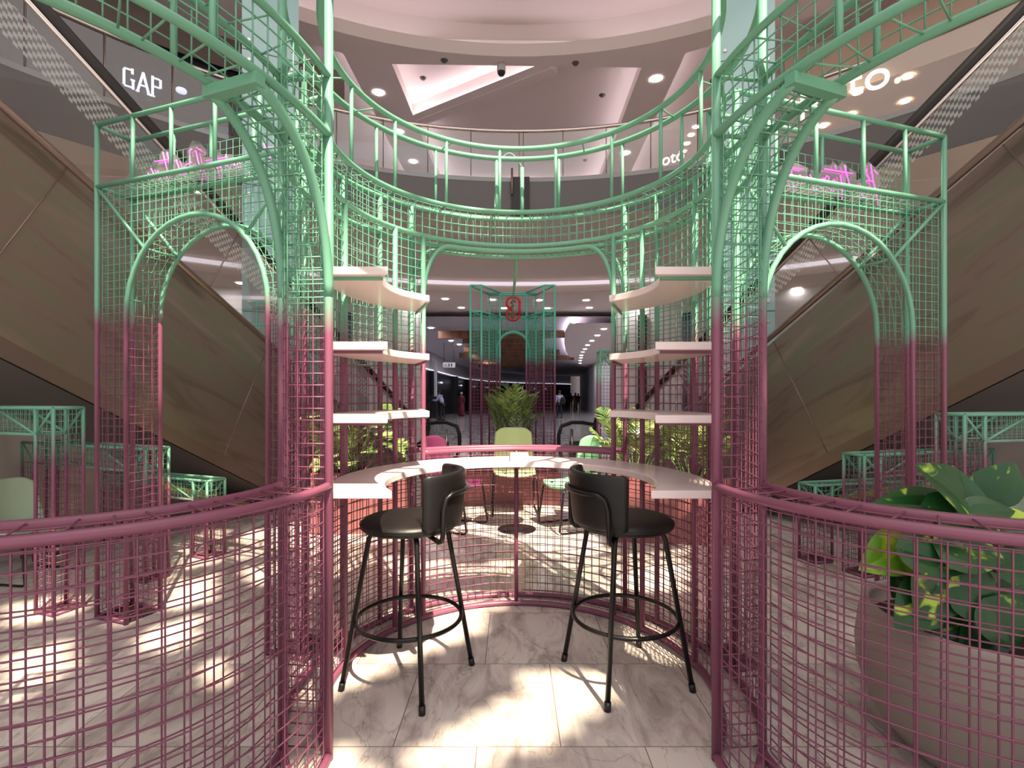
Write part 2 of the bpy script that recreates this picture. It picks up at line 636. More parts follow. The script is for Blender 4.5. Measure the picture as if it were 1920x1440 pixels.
# ------------------------------------------------------------------ large structure: floor, atrium, ceilings, corridor
def polar(R, a, z=0.0):
    a = math.radians(a)
    return Vector((AT.x + R * math.cos(a), AT.y + R * math.sin(a), z))


def arc_wall(name, R, a0, a1, z0, z1, m, n=48, label=None):
    b = MB()
    b.grid(lambda u, v: polar(R, a0 + (a1 - a0) * u, z0 + (z1 - z0) * v), n, 1)
    return struct(b.make(name, m), label)


def arc_slab(name, R0, R1, a0, a1, z, m, n=64, label=None, flip=False):
    b = MB()
    b.grid(lambda u, v: polar(R0 + (R1 - R0) * v, a0 + (a1 - a0) * u, z), n, 1, False)
    return struct(b.make(name, m), label)


b = MB(); b.quad((-16, -7, 0), (16, -7, 0), (16, 14.5, 0), (-16, 14.5, 0))
struct(b.make('floor', M['floor']), 'polished veined marble slab floor of the atrium')
b = MB(); b.quad((-16, 14.5, 0), (22, 14.5, 0), (22, 75, 0), (-16, 75, 0))
struct(b.make('floor_corridor', M['floor_far']), 'dark glossy stone floor of the mall corridor')

# mezzanine edge: dark fascia, floor above, soffits below
arc_wall('trim_1', 7.2, -12, 192, 4.57, 5.28, M['dark'], 80, 'curved dark grey fascia of the mezzanine floor')
arc_slab('floor_mezzanine', 7.2, 22, -12, 192, 5.28, M['wallg'])
arc_slab('ceiling_soffit', 7.2, 12.2, -12, 192, 4.57, M['ceil'])
arc_wall('trim_2', 12.2, -12, 192, 4.25, 4.60, M['ceil'], 80, 'curved step down in the ground floor ceiling')
b = MB(); b.grid(lambda u, v: polar(12.17, 40 + 100 * u, 4.43 + 0.10 * v), 60, 1)
b.make('cove_strip', M['strip'], props=('long curved light strip along the ground floor ceiling step', 'light strip'))
arc_slab('ceiling_lobby', 12.2, 17.8, -12, 192, 4.25, M['ceil'])
for k, (a0, a1) in enumerate(((101.5, 192), (-12, 77.5))):
    arc_wall('wall_left' if k == 0 else 'wall_right', 13.8, a0, a1, 0, 4.25, M['wall'], 40)
# corridor: left shops, right white wall, ceiling, end
def strip_wall(name, pts, z0, z1, m, label=None):
    b = MB()
    for p, q in zip(pts[:-1], pts[1:]):
        b.quad((p[0], p[1], z0), (q[0], q[1], z0), (q[0], q[1], z1), (p[0], p[1], z1))
    return struct(b.make(name, m), label)
LW = [polar(13.8, 101.5)[:2], (-4.0, 17.5), (-5.1, 22), (-5.1, 29), (-4.75, 39.5), (-4.3, 48), (-2.6, 56), (1.5, 64), (8, 70)]
RW = [polar(13.8, 77.5)[:2], (4.6, 18.5), (5.4, 23), (5.5, 28), (6.9, 46), (8.6, 60), (9.4, 71)]
strip_wall('wall_corridor_left', LW, 0, 2.95, M['shop'], 'dark glazed shopfronts along the corridor')
strip_wall('wall_corridor_bulkhead', LW, 2.95, 4.1, M['wallg'], 'pale bulkhead above the dark shopfronts')
b = MB(); b.tube([(p[0] + .08, p[1], 2.98) for p in LW[2:]], .035, 6); struct(b.make('trim_13', M['strip2']), 'thin light line above the dark shopfronts')
strip_wall('wall_corridor_right', RW, 0, 4.1, M['wall'], 'white corridor wall')
strip_wall('wall_corridor_end', [(1, 72), (12, 72)], 0, 4.1, M['wallg'])
b = MB(); b.quad((-8, 17.3, 4.08), (12, 17.3, 4.08), (14, 75, 4.08), (-8, 75, 4.08))
struct(b.make('ceiling_corridor', M['wallg']), 'flat ceiling of the mall corridor')

# lower soffit with an s curved lit edge on the right of the corridor
EC = [(2.0, 17.45), (2.02, 18.6), (2.1, 20.4), (2.45, 24.0), (3.0, 28.5), (3.9, 34), (5.2, 40), (6.8, 46), (8.6, 53), (10.2, 60)]
RC_ = [(4.5, 17.45), (4.75, 18.6), (5.1, 20.4), (5.45, 24.0), (5.6, 28.5), (6.1, 34), (6.6, 40), (7.0, 46.2), (8.8, 53.2), (10.4, 60.2)]
b = MB()
for i in range(len(EC) - 1):
    b.quad((*EC[i], 3.88), (*EC[i + 1], 3.88), (*RC_[i + 1], 3.88), (*RC_[i], 3.88))
    b.quad((*EC[i], 3.88), (*EC[i + 1], 3.88), (*EC[i + 1], 3.94), (*EC[i], 3.94))
struct(b.make('ceiling_corridor_soffit', M['ceil']), 'white corridor soffit with an s curved edge')
b = MB()
for i in range(len(EC) - 1):
    b.quad((EC[i][0] + .08, EC[i][1], 3.92), (EC[i + 1][0] + .08, EC[i + 1][1], 3.92), (EC[i + 1][0] + .2, EC[i + 1][1], 3.92), (EC[i][0] + .2, EC[i][1], 3.92))
struct(b.make('trim_12', M['cove3']), 'lavender light strip along the s curved corridor soffit')

# upper ceiling with light coves
from mathutils.geometry import tessellate_polygon
outer = [polar(9.56, a, 9.0) for a in range(-20, 201, 4)] + [polar(22, a, 9.0) for a in range(200, -21, -5)]
RC = [[(-2.75, 11.72), (3.0, 11.85), (3.1, 19.4), (-2.5, 19.4)],
      [(-9.0, 8.6), (-3.75, 11.35), (-3.6, 19.4), (-9.0, 19.4)],
      [(3.85, 11.35), (9.2, 8.6), (9.2, 19.4), (4.1, 19.4)]]
holes = [[Vector((x, y, 9.0)) for x, y in h] for h in RC]
tri = tessellate_polygon([outer] + holes)
allp = outer + [p for h in holes for p in h]
b = MB(); b.v = [tuple(p) for p in allp]; b.f = [tuple(t) for t in tri]; b.sm = [False] * len(tri)
struct(b.make('ceiling', M['ceil']), 'white upper ceiling with angular recesses')
for h in RC:
    c = Vector((sum(p[0] for p in h) / 4, sum(p[1] for p in h) / 4))
    big = []
    for p in h:
        v = Vector(p) - c
        big.append(tuple(c + v * (1 + 0.16 / v.length)))
    b = MB()
    for i in range(4):
        p, q = big[i], big[(i + 1) % 4]
        b.quad((*p, 9.0), (*q, 9.0), (*q, 9.5), (*p, 9.5))
    b.poly([(*p, 9.5) for p in big])
    struct(b.make('ceiling_recess', M['ceil']), 'raised panel inside an angular ceiling recess')
    b = MB()
    for i in range(4):
        p, q = Vector(h[i]), Vector(h[(i + 1) % 4]); P, Q = Vector(big[i]), Vector(big[(i + 1) % 4])
        if i == 0:
            continue
        mid = lambda a, A, t: a + (A - a) * t
        b.quad((*mid(p, P, .35), 9.03), (*mid(q, Q, .35), 9.03), (*mid(q, Q, .8), 9.03), (*mid(p, P, .8), 9.03))
    tag(struct(b.make('trim_3', M['cove'])), 'hidden light strip on the lip of a ceiling recess', 'light strip')
# diagonal beam across the middle recess
b = MB()
p, q = Vector((1.0, 11.98)), Vector((-2.86, 14.45))
n = Vector((-(q - p).y, (q - p).x)).normalized() * 0.14
b.prism([p - n, q - n, q + n, p + n], 9.0, 9.5)
struct(b.make('trim_4', M['ceil']), 'slanting white beam crossing the ceiling recess')
b = MB(); nn = n * 1.25; n2 = n * 1.9
b.quad((*(p - nn if n.y > 0 else p + nn), 9.06), (*(q - nn if n.y > 0 else q + nn), 9.06), (*(q - n2 if n.y > 0 else q + n2), 9.06), (*(p - n2 if n.y > 0 else p + n2), 9.06))
struct(b.make('trim_5', M['cove']), 'light strip along the slanting ceiling beam')
b = MB(); b.quad(*[(*(x - k if n.y > 0 else x + k), 9.02) for x, k in ((p, n), (q, n), (q, n2 * 1.45), (p, n2 * 1.45))])
struct(b.make('trim_6', M['ceil']), 'lip hiding the light strip on the slanting beam')
# drum below the roof
arc_wall('trim_7', 9.56, -20, 200, 9.0, 9.29, M['ceil'], 80, 'curved lip of the round ceiling cove')
arc_slab('trim_8', 9.56, 10.1, -20, 200, 9.2, M['ceil'], 80)
arc_wall('wall_drum', 10.1, -20, 200, 9.2, 10.1, M['ceil'], 80)
b = MB(); b.grid(lambda u, v: polar(9.66 + 0.14 * v, 30 + 120 * u, 9.235), 60, 1)
struct(b.make('trim_9', M['cove2']), 'light strip in the round ceiling cove')

# roof used as a sun mask: holes shaped to cast the floor's sun patches
LIT = [[(0, 1135), (160, 1110), (150, 1150), (0, 1178)], [(0, 1205), (115, 1190), (140, 1250), (60, 1312), (0, 1322)],
       [(265, 1235), (300, 1120), (345, 1010), (420, 990), (405, 1080), (380, 1165), (330, 1222)], [(365, 1245), (420, 1235), (445, 1290), (400, 1312)],
       [(430, 1062), (450, 1000), (640, 962), (650, 1040), (560, 1085), (470, 1095)], [(150, 1178), (250, 1150), (240, 1185), (150, 1205)],
       [(540, 1110), (640, 1050), (700, 1060), (700, 1240), (615, 1312), (540, 1305)],
       [(640, 962), (960, 948), (1270, 952), (1300, 1030), (1275, 1105), (1120, 1118), (985, 1122), (905, 1150), (890, 1190), (760, 1235), (640, 1290)],
       [(760, 1445), (815, 1395), (960, 1300), (1015, 1262), (1125, 1262), (1142, 1300), (1080, 1345), (985, 1400), (920, 1445)],
       [(1170, 1165), (1255, 1170), (1290, 1225), (1210, 1245), (1165, 1215)],
       [(545, 1445), (640, 1418), (720, 1425), (700, 1500), (520, 1500)]]
DARK = [[(0, 1195), (260, 1165), (420, 1120), (420, 1140), (250, 1195), (0, 1225)],
        [(330, 1070), (560, 1030), (560, 1045), (330, 1095)],
        [(640, 1030), (880, 1000), (1000, 1040), (900, 1062)], [(1100, 1000), (1290, 1010), (1290, 1030), (1150, 1040)]]
ZR = 10.1


def roofpt(px, py):
    p = fl(px, py)
    t = ZR / -SUN_DIR.z
    return (p.x - SUN_DIR.x * t, p.y - SUN_DIR.y * t)


def inside(poly, x, y):
    r = False
    j = len(poly) - 1
    for i in range(len(poly)):
        xi, yi = poly[i]; xj, yj = poly[j]
        if (yi > y) != (yj > y) and x < (xj - xi) * (y - yi) / (yj - yi) + xi:
            r = not r
        j = i
    return r


lit = [[roofpt(*p) for p in q] for q in LIT]
drk = [[roofpt(*p) for p in q] for q in DARK]
b = MB()
cell = 0.11
x = -10.2
while x < 10.4:
    y0 = None
    y = -9.0
    while y < 12.2:
        cx, cy = x + cell / 2, y + cell / 2
        hole = any(inside(q, cx, cy) for q in lit) and not any(inside(q, cx, cy) for q in drk)
        solid = (not hole) and math.hypot(cx - AT.x, cy - AT.y) < 10.25
        if solid and y0 is None:
            y0 = y
        if (not solid or y + cell >= 12.2) and y0 is not None:
            b.quad((x, y0, ZR), (x, y, ZR), (x + cell, y, ZR), (x + cell, y0, ZR))
            y0 = None
        y += cell
    x += cell
struct(b.make('ceiling_sun_mask', M['ceil']), 'roof above the atrium with holes shaped to cast the sun patches')

# mezzanine balustrade
b = MB(); b.grid(lambda u, v: polar(7.18, -12 + 204 * u, 5.2 + 0.86 * v), 90, 1)
t = thing('glass_balustrade', polar(7.18, 90, 5.2), 'curved frameless glass balustrade with steel handrail along the mezzanine edge', 'balustrade')
b.make('glass_panel', M['rail_glass'], t)
b = MB(); b.tube([polar(7.18, -12 + 204 * k / 90, 6.1) for k in range(91)], 0.03, 8)
b.make('handrail', M['rail_steel'], t)
for a in (60, 66, 72, 78, 84, 89.6, 90.2, 97, 103, 109, 115, 121, 127, 133, 139, 145):
    b = MB(); p = polar(7.16, a); b.tube([(p.x, p.y, 5.28), (p.x, p.y, 6.08)], 0.009, 4)
    b.make('glass_joint', M['edge'], t)
b = MB(); p0, p1 = polar(7.19, 88.6), polar(7.19, 91.4)
b.box(((p0.x + p1.x) / 2, p0.y - 0.02, 4.92), (0.32, 0.06, 0.70)); struct(b.make('trim_10', M['dark2']), 'narrow dark gap in the mezzanine fascia')
b = MB(); b.tube([(0, 9.0, 4.95), (0, 9.0, 5.4)], 0.02, 6); b.make('fascia_bolt', M['edge'], props=('steel hanger at the gap of the mezzanine fascia', 'hanger'))

# upper floor shops
arc_wall('wall_upper_left', 11.0, 122, 192, 5.28, 9.0, M['shop'], 40, 'dark glazed shopfront on the upper floor')
arc_wall('wall_upper_bulkhead', 11.2, -12, 58, 7.8, 9.0, M['peach'], 40, 'peach bulkhead above the right upper shop')
arc_slab('ceiling_shop', 11.2, 17, -12, 58, 7.85, M['peach'], 40)
arc_wall('wall_upper_right', 17, -12, 70, 5.28, 9.0, M['peach'], 40)
arc_wall('wall_upper_back', 21.8, 30, 140, 5.28, 9.0, M['wall'], 40)
arc_wall('wall_upper_left_bulkhead', 10.9, 112, 192, 8.35, 9.0, M['brown'], 40, 'brown bulkhead above the dark upper left shopfront')
t = thing('slat_wall', polar(11.8, 24, 5.28), 'oak slat wall at the far right of the upper floor', 'slat wall')
b = MB()
for k in range(60):
    a = 6 + k * 0.56
    p = polar(11.8, a)
    b.box((p.x, p.y, 7.14), (0.06, 0.085, 3.72), math.radians(a))
b.make('slats', M['timber'], t)

# glass clad columns
def pillar(px, d, label):
    c = dep(px, 0, d)
    a = math.atan2(c.y, c.x) + PI / 2
    t = thing('glass_pillar', (c.x, c.y, 0), label, 'pillar', 'glass clad atrium pillars')
    b = MB(); b.box((c.x, c.y, 4.5), (0.74, 0.74, 9.0), a)
    b.make('cladding', M['pillar'], t)
    f = Vector((-c.x, -c.y, 0)).normalized(); s = Vector((-f.y, f.x, 0))
    for z in (2.6, 4.4, 6.3, 8.0):
        b = MB(); b.box((c.x + f.x * .371, c.y + f.y * .371, z), (0.74, 0.006, 0.012), a)
        b.make('joint', M['dark'], t)
        for dz in (-.14, .14):
            for ds in (-.28, .28):
                q = Vector((c.x, c.y, z + dz)) + f * .372 + s * ds
                b = MB(); b.tube([q, q + f * .02], 0.022, 10)
                b.make('bolt', M['brass'], t)
pillar(508, 7.7, 'pale blue green glass clad pillar behind the left escalator')
pillar(1399, 7.7, 'pale blue green glass clad pillar behind the right escalator')


# escalators
def escalator(base, e, slope, out, label, panel_h=1.7, gl=.93):
    e = Vector((e[0], e[1], 0)).normalized()
    n = Vector((out[0], out[1], 0)).normalized()
    B = Vector((base[0], base[1], 0))
    t = thing('escalator', (base[0], base[1], 0), label, 'escalator')

    def P(s, z, o=0.0):
        q = B + e * s + n * o
        return Vector((q.x, q.y, z))
    S1 = 7.5
    ca = 1 / math.sqrt(1 + slope * slope)
    for side, o in (('inner', 0.0), ('outer', 1.55)):
        b = MB()
        pts = [(0, 0.0), (S1, slope * S1), (S1, panel_h + slope * S1), (-2.75, 0.21), (-3.3, 0.2), (-3.3, 0)]
        # long quads so that the uv runs along the slope
        i0 = len(b.v)
        ss = [k * 0.5 for k in range(int(S1 / 0.5) + 1)]
        for s in ss:
            b.v += [tuple(P(s, slope * s, o)), tuple(P(s, slope * s + panel_h, o))]
        for k in range(len(ss) - 1):
            b.f.append((i0 + 2 * k, i0 + 2 * k + 2, i0 + 2 * k + 3, i0 + 2 * k + 1)); b.sm.append(False)
        b.poly([P(0, 0, o), P(0, panel_h, o), P(-2.75, 0.21, o), P(-3.3, 0.2, o), P(-3.3, 0, o)])
        ob = b.make('side_panel', M['steel'], t)
        me = ob.data
        uvl = me.uv_layers.new(name='UVMap')
        org = Vector(t['_o'])
        for lp in me.loops:
            q = me.vertices[lp.vertex_index].co + org
            s = (Vector((q.x, q.y, 0)) - B).dot(e)
            uvl.data[lp.index].uv = (s / ca, q.z - slope * s + (3.7 if o else 0))
        # seams
        for s in (-1.2, 0.9, 3.0, 5.1):
            b = MB()
            off = -0.004 if o == 0 else 0.004
            z0 = slope * s
            ds = panel_h * slope * ca * ca
            lo = P(s + ds * .5, max(0.02, z0 + slope * ds * .5), o + off); hi = P(s - ds * .5, z0 - slope * ds * .5 + panel_h, o + off)
            b.tube([lo, hi], 0.004, 4); b.make('panel_seam', M['edge'], t)
        # trims
        b = MB()
        off = -0.012 if o == 0 else 0.012
        b.poly([P(0.05, 0.03, o + off), P(S1, slope * S1 + .0, o + off), P(S1, slope * S1 + .15, o + off), P(-0.2, 0.03, o + off)])
        b.make('bottom_trim', M['edge'], t)
        b = MB(); b.tube([P(-2.75, 0.23, o), P(S1, panel_h + slope * S1, o)], 0.03, 6); b.make('deck_trim', M['edge'], t)
        # balustrade glass with a band of printed squares
        b = MB(); uvs = []
        ss = [-2.75 + k * (S1 + 2.75) / 20 for k in range(21)]
        i0 = len(b.v)
        for s in ss:
            zb = panel_h + slope * s
            zb = max(zb, 0.21)
            b.v += [tuple(P(s, zb, o)), tuple(P(s, zb + gl, o))]
            uvs += [(s / ca, 0.0), (s / ca, gl)]
        for k in range(len(ss) - 1):
            b.f.append((i0 + 2 * k, i0 + 2 * k + 2, i0 + 2 * k + 3, i0 + 2 * k + 1)); b.sm.append(False)
        ob = b.make('balustrade_glass', M['esc_glass'], t)
        uvl = ob.data.uv_layers.new(name='UVMap')
        for lp in ob.data.loops:
            uvl.data[lp.index].uv = uvs[lp.vertex_index]
        for s in (-1.0, 1.2, 3.4, 5.6):
            b = MB(); z0 = panel_h + slope * s
            b.tube([P(s + .18, z0 + slope * .18, o), P(s - .22, z0 - slope * .22 + gl, o)], 0.007, 4); b.make('glass_joint', M['edge'], t)
        # handrail
        b = MB()
        pts = [P(S1, panel_h + slope * S1 + gl, o), P(-2.6, panel_h - slope * 2.6 + gl, o), P(-3.0, 1.02, o), P(-3.5, 1.0, o), P(-3.75, .92, o), P(-3.82, .72, o), P(-3.7, .5, o), P(-3.4, .42, o)]
        b.tube([p + Vector((0, 0, .045)) for p in pts], 0.052, 10)
        b.make('handrail', M['rubber'], t)
        b = MB(); b.tube([p - Vector((0, 0, .022)) for p in pts], 0.02, 6)
        b.make('handrail_guide', M['rail_steel'], t)
    # underside and the steps
    b = MB()
    b.quad(P(0, 0.0, .02), P(S1, slope * S1, .02), P(S1, slope * S1, 1.53), P(0, 0.0, 1.53))
    b.make('underside', M['dark'], t)
    b = MB()
    s = -2.0
    while s < S1 - .4:
        z = panel_h - .35 + slope * s
        z = max(z, 0.05)
        b.quad(P(s, z, .2), P(s + .35, z, .2), P(s + .35, z, 1.35), P(s, z, 1.35))
        b.quad(P(s + .35, z, .2), P(s + .35, z + slope * .35, .2), P(s + .35, z + slope * .35, 1.35), P(s + .35, z, 1.35))
        s += .35
    b.make('steps', M['edge'], t)
    # dark wall closing the space below
    b = MB()
    b.poly([P(0.3, 0, 1.2), P(S1, 0, 1.2), P(S1, slope * S1 - .02, 1.2), P(0.3, slope * .3, 1.2)])
    struct(b.make('wall_under_escalator', M['under'])
           , 'dark grey panelled wall under the ' + ('left' if out[0] < 0 else 'right') + ' escalator')
    b = MB()
    b.quad(P(0.5, .08, .30), P(1.6, .5, .30), P(1.6, .56, .30), P(0.5, .14, .30))
    b.make('warning_strip', M['yellow'], t)
    return t


M['under'] = plain('grey panels below escalator', lin(200, 190, 186), 0.16, 0.2, noise=0.25, scale=2)
escalator((-2.65, 6.4), (-0.261, -0.966), 0.541, (-0.966, 0.261), 'left escalator with stainless side and printed glass balustrade')
escalator((2.75, 6.2), (0.301, -0.953), 0.575, (0.953, 0.301), 'right escalator with stainless side and printed glass balustrade', 1.7, .78)

# ------------------------------------------------------------------ round wire pavilion
RX, RY, RI, RO = 0.04, 2.499, 0.915, 1.064
ZA, ZC, ZE, ZH = 3.048, 2.626, 2.401, 1.045          # crown ring, band top, band bottom, handrail
A0, A1 = -35.5, 215.5                                   # the ring runs from the right jamb round the back to the left jamb


def ring(R, a, z):
    a = math.radians(a)
    return Vector((RX + R * math.cos(a), RY + R * math.sin(a), z))


def ringang(px, R, far=True):
    u = (px - 960) / F
    lo, hi = (90.0, 200.0) if u < RX / RY else (-30.0, 90.0)
    best = None
    for k in range(2201):
        a = lo + (hi - lo) * k / 2200
        p = ring(R, a, 0)
        e = abs(p.x / p.y - u)
        if best is None or e < best[0]:
            best = (e, a)
    return best[1]


pav = thing('wire_pavilion', (RX, RY, 0), 'round pink and mint wire mesh pavilion in the middle of the atrium', 'pavilion')
TB = 0.0155


def tubeobj(name, pts, r, m, parent, n=10, closed=False):
    b = MB(); b.tube(pts, r, n, closed)
    return b.make(name, m, parent)


NS = 90
for R in (RI, RO):
    tubeobj('base_ring', [ring(R, A0 + (A1 - A0) * k / NS, 0.018) for k in range(NS + 1)], 0.017, M['ring'], pav)
    for z in (ZE, ZC):
        tubeobj('band_ring', [ring(R, A0 + (A1 - A0) * k / NS, z) for k in range(NS + 1)], 0.0145, M['ring'], pav)
    tubeobj('crown_ring', [ring(R, 360 * k / NS, ZA) for k in range(NS)], 0.0165, M['ring'], pav, 10, True)
    tubeobj('handrail', [ring(R, 49.5 + 81 * k / 40, ZH) for k in range(41)], 0.016, M['ring'], pav)
# posts of the walls
for a in (9, 36.5, 49.5, 130.5, 143.5, 171):
    tubeobj('post', [ring(RI, a, 0), ring(RI, a, ZE)], TB, M['ring'], pav)
for a in (21, 37, 49.5, 130.5, 143, 159):
    tubeobj('post', [ring(RO, a, 0), ring(RO, a, ZC)], TB, M['ring'], pav)
a_c = ringang(968, RI)
tubeobj('post', [ring(RI, a_c, 0), ring(RI, a_c, ZH)], 0.013, M['ring'], pav)
# jamb posts at the opening towards the counter
for a, b2 in ((215.5, 208.6), (-35.5, -28.6)):
    tubeobj('jamb_post', [ring(RI, a, 0), ring(RI, a, ZA)], 0.0165, M['ring'], pav)
    tubeobj('jamb_post', [ring(RO, b2, 0), ring(RO, b2, ZA)], 0.0165, M['ring'], pav)
    for z in (ZE, ZC, ZA):
        tubeobj('cross_tie', [ring(RI, a, z), ring(RO, b2, z)], 0.008, M['mint'], pav, 6)
# slim posts that carry the crown
for px in (659, 741, 837, 937, 1042, 1147, 1239, 1314):
    a = ringang(px, RI)
    tubeobj('crown_post', [ring(RI, a, ZC), ring(RI, a, ZA)], 0.0105, M['mint'], pav, 8)
for px in (706, 817, 1048, 1167, 1278):
    a = ringang(px, RO)
    tubeobj('crown_post', [ring(RO, a, ZC), ring(RO, a, ZA)], 0.0105, M['mint'], pav, 8)
for px in (931, 979):
    a = ringang(px, RO)
    tubeobj('conduit', [ring(RO, a, ZC), ring(RO, a, ZA - (.0 if px < 960 else .06))], 0.012 if px < 960 else .0145, M['mint'], pav, 8)
a = ringang(955, RO)
pts = []
for k in range(21):
    u = k / 20
    p = ring(RO, ringang(931, RO) + (ringang(979, RO) - ringang(931, RO)) * u, ZA - .06 + .10 * math.sin(PI * u))
    pts.append(p)
p = pts[0]
tubeobj('cable_loop', [ring(RI + .03, ringang(934, RI), ZE + .03), ring(RI + .02, ringang(929, RI), ZE + .10), ring(RI + .02, ringang(928, RI), ZC), ring(RO, ringang(928, RO), ZC + .1), ring(RO, ringang(930, RO), ZA - .12)] + pts, 0.0045, M['mint'], pav, 6)
# short ties between the two crown rings and inside the band
for a in (63, 117, 152, 28, 170, 10):
    tubeobj('cross_tie', [ring(RI, a, ZA), ring(RO, a + 2, ZA)], 0.0045, M['mint'], pav, 5)
rnd = random.Random(3)
for z in (ZE, ZC):
    b = MB()
    for k in range(46):
        a = A0 + 3 + (A1 - A0 - 6) * k / 45
        b.tube([ring(RI, a, z), ring(RO, a + rnd.uniform(-3, 3), z)], 0.0025, 4)
    for R in (.96, 1.015):
        b.tube([ring(R, A0 + (A1 - A0) * k / 80, z) for k in range(81)], 0.0025, 4)
    b.make('top_mesh', M['mint'], pav)


# archway at the back of the ring
def arch_pts(R, n=10):
    sp = 12.0 if R < 1 else 8.8
    pts = [(130.5, ZH * 0 + 1.6)]
    for k in range(n + 1):
        t = PI / 2 * k / n
        pts.append((130.5 - sp * (1 - math.cos(t)), 1.98 + .385 * math.sin(t)))
    out = [ring(R, a, z) for a, z in pts]
    for k in range(1, 24):
        out.append(ring(R, 130.5 - sp - (81 - 2 * sp) * k / 24, 2.365))
    for a, z in reversed(pts):
        out.append(ring(R, 180 - a, z))
    return out


def in_arch(a, z):
    if not (49.5 < a < 130.5) or z > 2.365:
        return False
    a_ = a if a > 90 else 180 - a
    if a_ <= 118 or z <= 1.98:
        return True
    return ((a_ - 118) / 12.5) ** 2 + ((z - 1.98) / .385) ** 2 < 1


for R in (RI, RO):
    tubeobj('arch_tube', arch_pts(R), 0.0135, M['ring'], pav)
b = MB()
po, pi_ = arch_pts(RO), arch_pts(RI)
for i in range(1, len(po) - 1):
    b.tube([pi_[i], po[i]], 0.0026, 4)
for k in (1, 2):
    b.tube([a + (c - a) * k / 3 for a, c in zip(pi_, po)], 0.0026, 4)
b.make('arch_soffit_mesh', M['ring'], pav)

# welded mesh skins of the ring wall
STEP = 0.052
for R, nm in ((RI, 'inner_mesh'), (RO, 'outer_mesh')):
    na = int(round(math.radians(A1 - A0) * R / STEP))
    us = [A0 + (A1 - A0) * k / na for k in range(na + 1)]
    b = MB()
    fn = lambda a, z, R=R: ring(R, a, z)
    b.wires(fn, us, frange(0.05, ZE, STEP), 0.0026, 1, keep=lambda a, z: not (in_arch(a, z) and z > ZH + .01))
    b.wires(fn, us, frange(ZE, ZC, .055), 0.0026)
    b.make(nm, M['ring'], pav)
# mesh closing the jambs
for a, b2 in ((215.5, 208.6), (-35.5, -28.6)):
    b = MB()
    fn = lambda u, z, a=a, b2=b2: ring(RI, a, z).lerp(ring(RO, b2, z), u)
    b.wires(fn, [1 / 3, 2 / 3], frange(0.04, 2.3, .045), 0.0028, rows=False)
    for z in frange(0.04, 2.3, .045):
        b.tube([fn(0, z), fn(1, z)], 0.0028, 4)
    b.make('jamb_mesh', M['ring'], pav)


# ---- the curved barriers and the overhead arches left and right of the pavilion
def mirx(p):
    return Vector((2 * RX - p.x, p.y, p.z))


